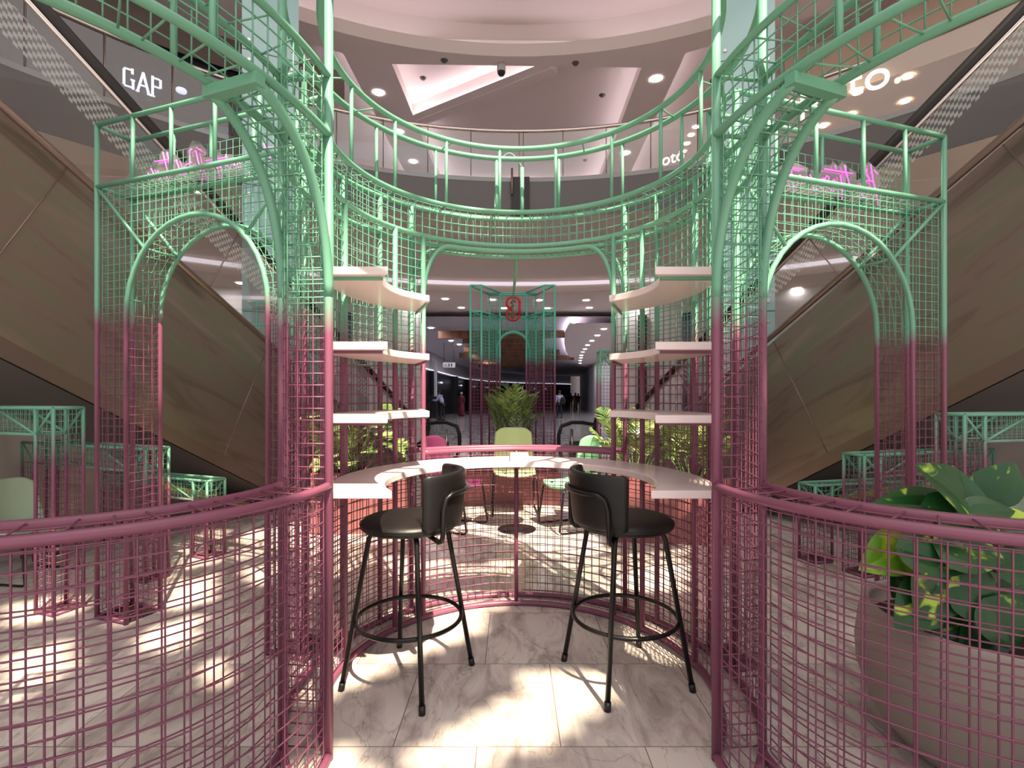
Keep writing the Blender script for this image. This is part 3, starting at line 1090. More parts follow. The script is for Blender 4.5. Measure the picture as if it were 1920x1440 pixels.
def wing(side):
    mr = (lambda p: p) if side == 'left' else mirx
    fc, wc = (-1.55, 1.98), (-1.90, 1.95)
    P1, P2 = ring(RI, 215.5, 0), ring(RO, 208.6, 0)

    def curve(c, P, r, a):
        """plan curve starting exactly at post P and easing into the circle of radius r round c"""
        x, y = c[0] + r * math.cos(a), c[1] + r * math.sin(a)
        x0, y0 = c[0] + r, c[1]
        w = max(0.0, 1 + a / 0.7)
        w = w * w
        return x + (P.x - x0) * w, y + (P.y - y0) * w

    def fn_near(a, z):
        x, y = curve(fc, P1, .86, a); return mr(Vector((x, y, z)))

    def fn_far(a, z):
        x, y = curve(fc, P2, .665, a); return mr(Vector((x, y, z)))

    def wn(a, z):
        x, y = curve(wc, P1, 1.165, a); return mr(Vector((x, y, z)))

    def wf(a, z):
        x, y = curve(wc, P2, .985, a); return mr(Vector((x, y, z)))
    AE = -math.radians(125)
    t = thing('mesh_barrier', mr(Vector((-1.4, 1.3, 0))), 'chest high curved pink mesh barrier ' + ('left of the opening, in front of the bench frames' if side == 'left' else 'right of the opening, in front of the potted plant'), 'barrier', 'curved mesh barriers')
    aa = [AE * k / 50 for k in range(51)]
    for fn in (fn_near, fn_far):
        tubeobj('top_rail', [fn(a, 1.054) for a in aa], 0.0165, M['ring'], t)
        tubeobj('base_rail', [fn(a, .018) for a in aa], 0.017, M['ring'], t)
        b = MB()
        r = .86 if fn is fn_near else .665
        n = int(round(-AE * r / .060))
        b.wires(fn, [AE * k / n for k in range(1, n + 1)], frange(.06, 1.03, .052), 0.0027)
        b.make('mesh_panel', M['ring'], t)
        tubeobj('post', [fn(AE, 0), fn(AE, 1.054)], 0.0165, M['ring'], t)
    b = MB()
    n = 17
    for k in range(1, n):
        a = AE * k / n
        b.tube([fn_near(a, 1.06), fn_far(a + .02 * (k % 3 - 1), 1.06)], 0.0032, 5)
    for u in (.33, .66):
        b.tube([fn_near(a, 1.054).lerp(fn_far(a, 1.054), u) for a in aa], 0.0028, 4)
    b.make('top_mesh', M['ring'], t)

    t = thing('overhead_arch', mr(Vector((-1.5, 1.2, 0))), 'mint lattice arch curving overhead from the ' + side + ' jamb of the pavilion', 'arch', 'overhead lattice arches')
    WE = -math.radians(78)
    aa = [WE * k / 44 for k in range(45)]
    for fn in (wn, wf):
        for z in (ZE, ZC):
            tubeobj('chord', [fn(a, z) for a in aa], 0.0155 if z == ZE else 0.0135, M['mint'], t)
        r = 1.165 if fn is wn else .985
        n = int(round(-WE * r / .056))
        b = MB(); b.wires(fn, [WE * k / n for k in range(1, n + 1)], [ZE + .056, ZE + .112, ZE + .168], 0.0027, cols=False)
        for k in range(1, n + 1):
            a = WE * k / n
            b.tube([fn(a, ZE), fn(a, ZC)], 0.0027, 4)
        b.make('lattice_mesh', M['mint'], t)
        tubeobj('leg', [fn(WE, 0), fn(WE, ZC)], 0.0155, M['ring'], t)
        for k in (.33, .62):
            tubeobj('strut', [fn(WE * k, ZE), fn(WE * k, ZC)], 0.010, M['mint'], t, 8)
    for k in range(1, 15):
        a = WE * k / 15
        for z in (ZE, ZC):
            tubeobj('cross_tie', [wn(a, z), wf(a + rnd.uniform(-.05, .05), z)], 0.0034, M['mint'], t, 5)
    # quarter arch rising from the jamb
    AQ = -math.radians(19)
    def arc(fn, k, n=16):
        th = PI / 2 * .86 * k / n
        return fn(AQ * (1 - math.cos(th)) / (1 - math.cos(PI / 2 * .86)), 1.78 + (ZE - .03 - 1.78) * math.sin(th) / math.sin(PI / 2 * .86))
    for fn in (wn, wf):
        tubeobj('arch_tube', [arc(fn, k) for k in range(17)], 0.0175, M['mint'], t)
    b = MB()
    for k in range(0, 17):
        b.tube([arc(wn, k), arc(wf, k)], 0.0028, 4)
    for u in (.33, .66):
        b.tube([arc(wn, k).lerp(arc(wf, k), u) for k in range(17)], 0.0028, 4)
    b.make('arch_soffit_mesh', M['mint'], t)
    p, q = arc(wn, 16), arc(wf, 16)
    d = (q - p)
    b = MB()
    M3 = Matrix.Rotation(math.atan2(d.y, d.x), 3, 'Z') @ Matrix.Rotation(-math.asin(d.z / d.length), 3, 'Y')
    b.box(p.lerp(q, .5), (d.length + .04, .036, .036), M=M3)
    b.make('arch_cap', M['mint'], t)
    # spandrel mesh between the quarter arch and the chord
    def keep(fn):
        def k_(a, z):
            th = math.acos(max(-1, min(1, 1 - (a / AQ) * (1 - math.cos(PI / 2 * .86)))))
            zz = 1.78 + (ZE - .03 - 1.78) * math.sin(th) / math.sin(PI / 2 * .86)
            return z > zz
        return k_
    for fn in (wn, wf):
        b = MB(); b.wires(fn, [AQ * k / 7 for k in range(1, 7)], frange(1.85, ZE, .05), 0.0026, 6, keep=keep(fn))
        b.make('spandrel_mesh', M['mint'], t)


wing('left')
wing('right')


# ---- counter and shelves
def sector(ri, ro, a0, a1, n=40):
    out = [ring(ro, a0 + (a1 - a0) * k / n, 0) for k in range(n + 1)]
    inn = [ring(ri, a1 + (a0 - a1) * k / n, 0) for k in range(n + 1)]
    return [(p.x, p.y) for p in out + inn]


def front_cut(ri, ro, yc):
    """angles at which the circles of radius ri and ro meet the straight front edge y = yc"""
    return (math.degrees(math.asin((yc - RY) / ri)), math.degrees(math.asin((yc - RY) / ro)))


YF = 2.155
ro = RI - .02
ri = .645
ai, ao = front_cut(ri, ro, YF)
t = thing('bar_counter', ring(.75, 90, .965), 'pinkish white ring shaped counter inside the wire pavilion', 'counter')
for s, nm in ((1, 'counter_half'), (-1, 'counter_half')):
    if s == 1:
        out = [ring(ro, ao + (90 - ao) * k / 30, 0) for k in range(31)]; inn = [ring(.645 - .045 * (1 - k / 30) ** 1.5, 90 + (ai - 90) * k / 30, 0) for k in range(31)]
    else:
        out = [ring(ro, 180 - ao + (ao - 90) * k / 30, 0) for k in range(31)]; inn = [ring(.645 - .045 * (1 - k / 30) ** 1.5, 90 + (90 - ai) * k / 30, 0) for k in range(31)]
    b = MB(); b.prism([(p.x, p.y) for p in out + inn], .965, 1.0)
    ob = b.make('counter_half', M['shelf'], t)
    md = ob.modifiers.new('bevel', 'BEVEL'); md.width = .004; md.segments = 2; md.limit_method = 'ANGLE'
b = MB(); c = ring(.745, 89.5, 1.012); b.box(c, (.115, .27, .030)); b.make('joint_cover', M['shelf'], t)
for a in (12, 50, 90, 130, 168):
    b = MB(); p, q = ring(RI, a, .955), ring(.66, a, .955); b.tube([p, q], .009, 6); b.make('bracket', M['ring'], t)

for side in ('left', 'right'):
    mr = (lambda p: p) if side == 'left' else mirx
    for z, lv in ((1.945, 'top'), (1.628, 'middle'), (1.318, 'lowest')):
        ri2 = .56
        ai2, ao2 = front_cut(.66, ro, YF)
        tip = 150.5
        n = 26
        out = [ring(ro, 180 - ao2 + (131.5 - 180 + ao2) * k / n, 0) for k in range(n + 1)]
        inn = [ring(ri2 + (.66 - ri2) * (k / n) ** .8 + .02 * math.sin(PI * k / n), tip + (180 - ai2 - tip) * k / n, 0) for k in range(n + 1)]
        pts = [mr(p) for p in out + inn]
        b = MB(); b.prism([(p.x, p.y) for p in (pts if side == 'left' else reversed(pts))], z - .034, z)
        c = mr(ring(.75, 165, z - .034))
        t = thing('wall_shelf', c, {'top': 'pinkish white curved shelf, highest of the three', 'middle': 'pinkish white curved shelf between two others', 'lowest': 'pinkish white curved shelf just above the counter'}[lv] + ' on the ' + side + ' side of the pavilion', 'shelf', 'curved pavilion shelves')
        ob = b.make('board', M['shelf'], t)
        md = ob.modifiers.new('bevel', 'BEVEL'); md.width = .003; md.segments = 2; md.limit_method = 'ANGLE'
        b = MB(); p, q = mr(Vector((-.80, YF + .05, z - .04))), mr(Vector((-.56, YF + .05, z - .04)))
        b.box(p.lerp(q, .5), ((q - p).length, .022, .012)); b.make('bracket', M['mint'] if lv == 'top' else M['pinkm'], t)
        b = MB(); p, q = mr(ring(RI, 134, z - .04)), mr(ring(.6, 148, z - .04)); b.tube([p, q], .007, 6); b.make('bracket', M['mint'] if lv == 'top' else M['pinkm'], t)


# ---- arched side gates
def gate(A, u, w, cw, jr, L, zt, zm, za, m, label, neon=None, thin=0.0145):
    """A: front outer corner; u: along the front towards the pavilion; w: front to back; cw: column width;
    jr: end of the arch opening; L: full length"""
    A = Vector((A[0], A[1], 0)); u = Vector((u[0], u[1], 0)).normalized(); w = Vector((w[0], w[1], 0))
    t = thing('arched_gate', A + u * (L / 2) + w * .5, label, 'gate', 'arched mesh gates')

    def P(s, z, k=0.0):
        return A + u * s + w * k + Vector((0, 0, z))
    hw = (jr - cw) / 2
    mid = (jr + cw) / 2
    zs = za - hw
    if zs < 1.55:
        zs = 1.85

    def arch(k, n=18):
        pts = [P(cw, 0, k), P(cw, zs, k)]
        for i in range(1, n):
            th = PI * i / n
            pts.append(P(mid - hw * math.cos(th), zs + (za - zs) * math.sin(th), k))
        return pts + [P(jr, zs, k), P(jr, 0, k)]

    def open_(s, z):
        if not (cw < s < jr):
            return False
        if z < zs:
            return True
        return ((s - mid) / hw) ** 2 + ((z - zs) / (za - zs)) ** 2 < 1
    for k in (0, 1):
        tubeobj('post', [P(0, 0, k), P(0, zt, k)], thin, m, t)
        tubeobj('post', [P(L, 0, k), P(L, zt, k)], thin, m, t)
        tubeobj('arch_tube', arch(k), thin, m, t)
        tubeobj('rail', [P(0, zt, k), P(L, zt, k)], thin, m, t)
        tubeobj('rail', [P(0, zm, k), P(L, zm, k)], thin, m, t)
        for s in (.32, .64, .98, 1.3):
            s = s + (.0 if k == 0 else .06)
            if s < L - .1:
                tubeobj('baluster', [P(s, zm, k), P(s, zt, k)], 0.0115, m, t, 8)
        th = PI * .25
        s1, z1 = mid - hw * math.cos(th), zs + (za - zs) * math.sin(th)
        tubeobj('brace', [P(0, zm, k), P(s1, z1, k)], 0.010, m, t, 8)
        tubeobj('brace', [P(L, zm, k), P(2 * mid - s1, z1, k)], 0.010, m, t, 8)
        b = MB()
        b.wires(lambda s, z, k=k: P(s, z, k), frange(.05, L - .05, .051), frange(.06, zm, .05), 0.0024, 3, keep=lambda s, z: not open_(s, z))
        b.make('front_mesh' if k == 0 else 'back_mesh', m, t)
    for s in (0, L):
        for z in (.018, zm, zt):
            tubeobj('rail', [P(s, z, 0), P(s, z, 1)], thin * .9, m, t)
    for s0, s1 in ((0, cw), (jr, L)):
        for k in (0, 1):
            tubeobj('base_rail', [P(s0, .016, k), P(s1, .016, k)], .014, m, t)
        b = MB(); b.poly([P(s0, .006, 0), P(s1, .006, 0), P(s1, .006, 1), P(s0, .006, 1)]); b.make('base_plate', M['plate'], t)
    th = PI * .25
    for sg in (1, -1):
        s1, z1 = mid - sg * hw * math.cos(th), zs + (za - zs) * math.sin(th)
        tubeobj('brace', [P(s1, z1, 0), P(s1, z1, 1)], 0.008, m, t, 6)
    # mesh under the arch, on the ledge, on the column ends and on the back parapet
    ap = arch(0)
    dense = []
    for p, q in zip(ap[:-1], ap[1:]):
        n = max(1, int((q - p).length / .05))
        dense += [p.lerp(q, i / n) for i in range(n)]
    dense.append(ap[-1])
    b = MB()
    for p in dense[1:-1]:
        b.tube([p, p + w], 0.0024, 4)
    for k in (.25, .5, .75):
        b.tube([p + w * k for p in dense], 0.0024, 4)
    b.make('soffit_mesh', m, t)
    b = MB(); b.wires(lambda s, k: P(s, zm, k), frange(.05, L - .03, .051), [.25, .5, .75], 0.0024, cols=False)
    for s in frange(.05, L - .03, .051):
        b.tube([P(s, zm, 0), P(s, zm, 1)], 0.0024, 4)
    b.make('ledge_mesh', m, t)
    b = MB(); b.wires(lambda k, z: P(0, z, k), [.25, .5, .75], frange(.05, zm, .05), 0.0024, rows=False)
    for z in frange(.05, zm, .05):
        b.tube([P(0, z, 0), P(0, z, 1)], 0.0024, 4)
    b.make('end_mesh', m, t)
    b = MB(); b.wires(lambda s, z: P(s, z, 1), frange(.05, L - .05, .051), frange(zm, zt - .13, .05), 0.0022)
    b.make('parapet_mesh', m, t)
    return P


GL = gate((-2.606, 3.212), (.945, -.326), (.07, .203), .26, 1.36, 1.60, 3.10, 2.71, 2.445, M['gate'], 'tall mint and pink arched mesh gate on the left, carrying a neon sign')
GR = gate((2.566, 3.038), (-.953, -.30), (-.063, .20), .26, 1.34, 1.50, 2.94, 2.55, 2.337, M['gate_low'], 'tall mint and pink arched mesh gate on the right, carrying a neon sign')


# ---- neon signs in clear acrylic on the parapets of the two gates
def on_plane(px, py, O, n):
    d = Vector(((px - 960) / F, 1, (HY - py) / F))
    C = Vector((0, 0, H))
    t = (O - C).dot(n) / d.dot(n)
    return C + d * t


def neon(PG, k, strokes, outline, ox, oy, label):
    O = PG(0, 3.0, k); e = (PG(1, 3.0, k) - O).normalized(); n = Vector((-e.y, e.x, 0))
    if n.y < 0:
        n = -n
    cv = lambda p: on_plane(ox + p[0] / 7.385, oy + p[1] / 7.385, O, n)
    pts = [cv(p) for p in outline]
    c = sum(pts, Vector()) / len(pts)
    t = thing('neon_sign', (c.x, c.y, min(p.z for p in pts)), label, 'neon sign', 'neon signs on the gates')
    b = MB()
    b.poly([p + n * .012 for p in pts]); b.poly([p + n * .018 for p in reversed(pts)])
    for p, q in zip(pts, pts[1:] + pts[:1]):
        b.quad(p + n * .012, q + n * .012, q + n * .018, p + n * .018)
    b.make('acrylic_back', M['acrylic'], t)
    for s in strokes:
        b = MB(); b.tube([cv(p) for p in s], 0.0040, 6)
        b.make('neon_tube', M['neon'], t)


neon(GL, .80, [[(215, 465), (470, 435)], [(335, 335), (360, 450), (420, 680)], [(395, 335), (450, 600)], [(520, 440), (590, 660)],
               [(735, 290), (700, 320), (705, 375)], [(735, 475), (650, 515), (610, 580), (605, 660)], [(795, 320), (820, 450), (880, 640), (880, 790)], [(800, 270), (870, 320)],
               [(930, 455), (1235, 405)], [(1040, 355), (1100, 600), (1125, 700)], [(1190, 490), (1150, 530), (1140, 590)], [(1270, 570), (1275, 490), (1320, 490), (1350, 560)], [(1345, 440), (1380, 560)],
               [(130, 620), (150, 710)], [(170, 560), (240, 700)], [(270, 590), (262, 630)], [(320, 610), (345, 685)],
               [(1600, 375), (1570, 430), (1600, 470), (1640, 420), (1600, 375)], [(1610, 470), (1645, 530)], [(1730, 210), (1790, 380)], [(1575, 290), (1870, 270)], [(1820, 400), (1875, 500)]],
     [(100, 560), (260, 470), (280, 320), (320, 285), (410, 280), (445, 350), (490, 360), (590, 490), (650, 420), (640, 300), (720, 160), (800, 170), (910, 290), (910, 350), (860, 390),
      (990, 390), (1010, 310), (1060, 295), (1100, 350), (1260, 350), (1280, 420), (1400, 450), (1420, 640), (1000, 710), (110, 740)], 260, 240,
     'pink neon script sign in clear acrylic on the left gate')
neon(GR, .80, [[(370, 315), (640, 350)], [(455, 250), (490, 560), (525, 630)], [(545, 470), (590, 430), (630, 470), (600, 545)], [(690, 450), (725, 505)], [(725, 420), (765, 520)],
               [(930, 345), (1320, 410)], [(1075, 290), (1090, 345)], [(1150, 430), (1172, 570), (1175, 770)], [(1205, 290), (1285, 600)],
               [(890, 480), (905, 530), (960, 440), (992, 460), (980, 525), (910, 480)], [(1030, 530), (1060, 490), (1088, 540)],
               [(1570, 280), (1600, 500), (1640, 650), (1672, 840)], [(1515, 345), (1500, 410), (1555, 485)], [(1620, 365), (1665, 415)], [(1615, 525), (1540, 500), (1450, 540), (1418, 610)],
               [(870, 600), (905, 640)], [(1000, 620), (1060, 655)], [(1440, 700), (1480, 740), (1525, 785)], [(770, 600), (795, 665)], [(195, 640), (260, 630)],
               [(165, 40), (185, 150)], [(90, 150), (105, 205), (165, 250)], [(200, 225), (225, 265)]],
     [(400, 240), (450, 190), (510, 230), (640, 280), (900, 400), (920, 290), (960, 275), (1040, 280), (1080, 230), (1150, 300), (1200, 230), (1260, 290), (1400, 390), (1400, 490),
      (1490, 450), (1490, 320), (1570, 225), (1630, 290), (1720, 400), (1730, 520), (1680, 740), (1500, 760), (300, 640), (300, 350)], 1420, 270,
     'pink neon script sign in clear acrylic on the right gate')


# ---- low mesh bench frames beside the gates
def bench(corner, u, w, L, h, m, label, s=.17, back_leg=True):
    """corner: front corner of the near leg; u: direction the beam runs; w: depth"""
    A = Vector((corner[0], corner[1], 0)); u = Vector((u[0], u[1], 0)).normalized(); w = Vector((w[0], w[1], 0)).normalized() * s
    t = thing('bench_frame', A + u * (L / 2) + w * .5, label, 'bench frame', 'mesh bench frames')
    P = lambda a, k, z: A + u * a + w * k + Vector((0, 0, z))
    r = .0115
    for k in (0, 1):
        for a in ((0, s, L - s, L) if back_leg else (0, s)):
            tubeobj('leg_post', [P(a, k, 0), P(a, k, h)], r, m, t, 8)
        tubeobj('rail', [P(0, k, h), P(L, k, h)], r, m, t, 8)
        tubeobj('rail', [P(s, k, h - s), P(L - s, k, h - s)], r * .9, m, t, 8)
        for a0, a1 in ((s, s * 2.1), (L - s, L - s * 2.1)):
            tubeobj('brace', [P(a0, k, h), P(a0 + (a1 - a0) * -.9, k, h - s)] if False else [P(0 if a0 == s else L, k, h), P(a0, k, h - s)], r * .75, m, t, 6)
        tubeobj('brace', [P(s, k, h - s), P(s * 3.4, k, h)], r * .75, m, t, 6)
        b = MB(); b.wires(lambda a, z, k=k: P(a, k, z), frange(.02, L - .02, .043), frange(h - s, h, .042), .002)
        b.wires(lambda a, z, k=k: P(a, k, z), [s / 4, s / 2, s * .75], frange(.04, h - s, .042), .002, rows=False)
        for z in frange(.04, h - s, .042):
            b.tube([P(0, k, z), P(s, k, z)], .002, 4)
        if back_leg:
            b.wires(lambda a, z, k=k: P(L - a, k, z), [0, s / 4, s / 2, s * .75, s], frange(.04, h - s, .042), .002)
        b.make('side_mesh', m, t)
    b = MB()
    for z in frange(.04, h, .042):
        for a in (0, s):
            if a == 0 or z < h - s:
                b.tube([P(a, 0, z), P(a, 1, z)], .002, 4)
    for a in frange(0, L, .043):
        b.tube([P(a, 0, h), P(a, 1, h)], .002, 4)
        b.tube([P(a, 0, h - s), P(a, 1, h - s)], .002, 4)
    for k in (.25, .5, .75):
        b.tube([P(0, k, h), P(L, k, h)], .002, 4)
        b.tube([P(0, k, .02), P(0, k, h)], .002, 4)
    b.make('cross_mesh', m, t)
    for a in (0, s):
        tubeobj('tie', [P(a, 0, .012), P(a, 1, .012)], r, m, t, 8)
    for k in (0, 1):
        tubeobj('tie', [P(0, k, .012), P(s, k, .012)], r, m, t, 8)
    tubeobj('tie', [P(0, 0, h), P(0, 1, h)], r, m, t, 8)
    b = MB(); b.poly([P(0, 0, .006), P(s, 0, .006), P(s, 1, .006), P(0, 1, .006)]); b.make('base_plate', M['plate'], t)


bench((-2.90, 3.235), (-.95, .31), (.31, .95), 1.45, 1.32, M['bench_high'], 'tallest mint and pink mesh bench frame left of the left gate')
bench((-2.72, 3.80), (-.93, .37), (.37, .93), 1.6, 1.0, M['bench_mid'], 'middle height mesh bench frame behind the left gate')
bench((-2.60, 4.36), (-.93, .37), (.37, .93), 1.4, .67, M['bench_low'], 'lowest mesh bench frame beside the left escalator foot')
bench((2.83, 3.20), (.97, .24), (-.24, .97), 1.4, 1.28, M['bench_high'], 'tallest mint and pink mesh bench frame right of the right gate')
bench((2.70, 3.92), (.95, .31), (-.31, .95), 1.5, .94, M['bench_mid'], 'middle height mesh bench frame behind the right gate')
bench((2.52, 4.25), (.97, .24), (-.24, .97), 1.3, .65, M['bench_low'], 'lowest mesh bench frame beside the right escalator foot')


M['trellis'] = paint('trellis paint', 1.60, 0.07)
bench((1.08, 6.25), (1, .06), (-.06, 1), 1.35, 1.95, M['trellis'], 'head high mesh frame behind the right planter, its top rail mint')
bench((-1.22, 6.25), (-1, .06), (.06, 1), 1.35, 1.95, M['trellis'], 'head high mesh frame behind the left planter, its top rail mint')


# ---- far three sided gate with the red knot emblem
def tower():
    t = thing('arched_gate', (0, 8.3, 0), 'tall three sided mesh gate with a red knot emblem, beyond the palm', 'gate', 'arched mesh gates')
    m = M['tower']
    zt, zm = 3.10, 2.70
    r = .016
    corners = {'l': [(-.64, 7.88), (-.47, 7.88), (-.20, 8.45), (-.38, 8.62)], 'r': [(.66, 7.88), (.49, 7.88), (.24, 8.45), (.40, 8.62)]}
    V = lambda p, z: Vector((p[0], p[1], z))
    for s in 'lr':
        c = corners[s]
        for p in c:
            tubeobj('post', [V(p, 0), V(p, zt)], r, m, t, 8)
        for i in range(4):
            p, q = c[i], c[(i + 1) % 4]
            for z in (zt, zm):
                tubeobj('rail', [V(p, z), V(q, z)], r * .9, m, t, 8)
            tubeobj('base_rail', [V(p, .015), V(q, .015)], r * .9, m, t, 8)
            L = math.hypot(q[0] - p[0], q[1] - p[1])
            b = MB(); b.wires(lambda u, z, p=p, q=q: V(p, z).lerp(V(q, z), u), [k / round(L / .055) for k in range(1, round(L / .055))], frange(.06, zm, .055), .0028, rows=False)
            for z in frange(.06, zm, .055):
                b.tube([V(p, z), V(q, z)], .0028, 4)
            b.make('wing_mesh', m, t)
    # arch between the wings
    zs, za, hw, cx = 2.16, 2.46, .27, .02
    for k, y in enumerate((8.45, 8.62)):
        x0, x1 = (-.20, .24) if k == 0 else (-.38, .40)
        pts = [Vector((cx - hw, y, 0)), Vector((cx - hw, y, zs))]
        for i in range(1, 16):
            th = PI * i / 16
            pts.append(Vector((cx - hw * math.cos(th), y, zs + (za - zs) * math.sin(th))))
        pts += [Vector((cx + hw, y, zs)), Vector((cx + hw, y, 0))]
        tubeobj('arch_tube', pts, r * .9, m, t, 8)
        for z in (zt, zm):
            tubeobj('rail', [Vector((-.38, y, z)), Vector((.40, y, z))], r * .9, m, t, 8)
        for sg, xe in ((-1, -.38), (1, .40)):
            tubeobj('brace', [Vector((xe, y, zm)), Vector((cx + sg * hw * .72, y, zs + .21))], .011, m, t, 6)
        b = MB()

        def op(x, z):
            if abs(x - cx) > hw:
                return False
            return z < zs or ((x - cx) / hw) ** 2 + ((z - zs) / (za - zs)) ** 2 < 1
        b.wires(lambda x, z, y=y: Vector((x, y, z)), frange(-.37, .39, .055), frange(.06, zt - .02 if k else zm, .055), .0028, 3, keep=lambda x, z: not op(x, z))
        b.make('arch_mesh', m, t)
    return t


tower()
b = MB()
kx, kz = .02, 2.83
def KP(x, z): return Vector((kx + x, 8.40, kz + z))
R_ = .075
outl = [KP(R_ * math.cos(a) - .015, .11 + R_ * math.sin(a)) for a in [PI * k / 12 for k in range(-2, 19)]]
s_curve = [KP(-.085, .06), KP(-.05, .0), KP(.02, -.05), KP(.055, -.11), KP(.0, -.165), KP(-.06, -.13)]
t = thing('knot_emblem', (kx, 8.4, 2.66), 'red pretzel like knot emblem on top of the far mesh gate', 'emblem')
def band(pts, r=.021):
    b = MB(); b.tube(pts, r, 8); b.make('loop', M['red'], t)
C1 = [KP(.105 * math.cos(a), .105 + .085 * math.sin(a)) for a in [PI * k / 10 for k in range(0, 11)]]
band(C1 + [KP(-.105, .06), KP(-.06, .0), KP(.0, -.05), KP(.03, -.10), KP(.0, -.14), KP(-.03, -.11), KP(-.03, -.10)])
C2 = [KP(-.105 * math.cos(a), -.105 - .085 * math.sin(a)) for a in [PI * k / 10 for k in range(0, 11)]]
band([KP(.03, .10), KP(.03, .11), KP(.0, .14), KP(-.035, .10), KP(.0, .05), KP(-.06, -.01), KP(-.105, -.07)] + C2)
band([KP(.105, .105), KP(.105, -.105)])
b = MB()
p, q = Vector((.035, RY + RO, 2.36)), Vector((.01, 8.3, 3.0))
b.tube([p, p.lerp(q, .5) - Vector((0, 0, .05)), q, Vector((.01, 8.38, 2.66))], .014, 6)
b.make('cable_duct', M['mint'], props=('thin mint cable duct running from the pavilion archway to the far gate', 'cable duct'))


# ------------------------------------------------------------------ furniture
def stool(loc, rz, label, lr=0.0):
    t = thing('bar_stool', (0, 0, 0), label, 'bar stool', 'black bar stools')
    b = MB()
    b.lathe([(0, .742), (.17, .742), (.222, .748), (.236, .760), (.238, .772), (.232, .786), (.215, .798), (.17, .806), (.10, .809), (0, .810)], n=40)
    b.make('seat', M['leather'], t)
    b = MB(); b.tube([(.2385 * math.cos(a), .2385 * math.sin(a), .779) for a in [2 * PI * k / 48 for k in range(48)]], .0022, 4, closed=True)
    b.make('seat_piping', M['leather'], t)
    # curved padded backrest
    b = MB()
    R0, R1 = .222, .262

    def sec(u, v):
        th = math.radians(-90 - 62 + 124 * u)
        a = 2 * PI * v
        e = 1 - .0 * u
        cx, cz = (R0 + R1) / 2, .905
        hx, hz = (R1 - R0) / 2, .132
        edge = min(1, min(u, 1 - u) / .03)
        hx *= (.35 + .65 * math.sqrt(edge)); hz2 = hz * (.90 + .10 * edge)
        sx = math.copysign(abs(math.cos(a)) ** .5, math.cos(a)); sz = math.copysign(abs(math.sin(a)) ** .35, math.sin(a))
        r = cx + hx * sx + .02 * (sz * .5 + .5)
        return (r * math.cos(th), r * math.sin(th), cz + hz2 * sz)
    b.grid(sec, 40, 28)
    for u in (0, 1):
        b.poly([sec(u, k / 28) for k in range(28)][::1 if u else -1])
    b.make('backrest', M['leather'], t)
    # bent tube that holds the backrest and runs under the seat
    b = MB(); rr = .272
    pts = []
    def pol(r, deg, z):
        return (r * math.cos(math.radians(deg)), r * math.sin(math.radians(deg)), z)
    lo, hi = .722, .945
    left = [pol(.12, -128, .735), pol(.20, -132, .728), pol(.255, -134, lo), pol(.280, -134.5, .735), pol(.285, -134, .765), pol(.283, -133, .88), pol(.285, -130, .925), pol(.288, -124, .943)]
    right = [pol(math.hypot(p[0], p[1]), -180 - math.degrees(math.atan2(p[1], p[0])), p[2]) for p in left]
    pts = left + [pol(.290, -122 + 64 * k / 12, hi) for k in range(13)] + right[::-1]
    b.tube(pts, .0115, 8); b.make('back_frame', M['black_metal'], t)
    for k in range(4):
        a = PI / 4 + k * PI / 2 + lr
        c, s = math.cos(a), math.sin(a)
        b = MB(); b.tube([(.10 * c, .10 * s, .735), (.165 * c, .165 * s, .735), (.185 * c, .185 * s, .728), (.196 * c, .196 * s, .705), (.318 * c, .318 * s, .03)], .0125, 8)
        b.make('leg', M['black_metal'], t)
        b = MB(); b.tube([(.3165 * c, .3165 * s, .038), (.3235 * c, .3235 * s, 0)], .0155, 10)
        b.make('foot_cap', M['rubber'], t)
    b = MB(); b.tube([(.256 * math.cos(a), .256 * math.sin(a), .303) for a in [2 * PI * k / 56 for k in range(56)]], .0105, 8, closed=True)
    b.make('foot_ring', M['black_metal'], t)
    t.location = loc; t.rotation_euler = (0, 0, rz)
    return t


st = stool((-.51, 2.545, 0), math.radians(87), 'black leather bar stool on the left, its curved backrest turned to the right', math.radians(-21))
stool((.565, 2.56, 0), math.radians(-71), 'black leather bar stool on the right, its curved backrest turned to the left')


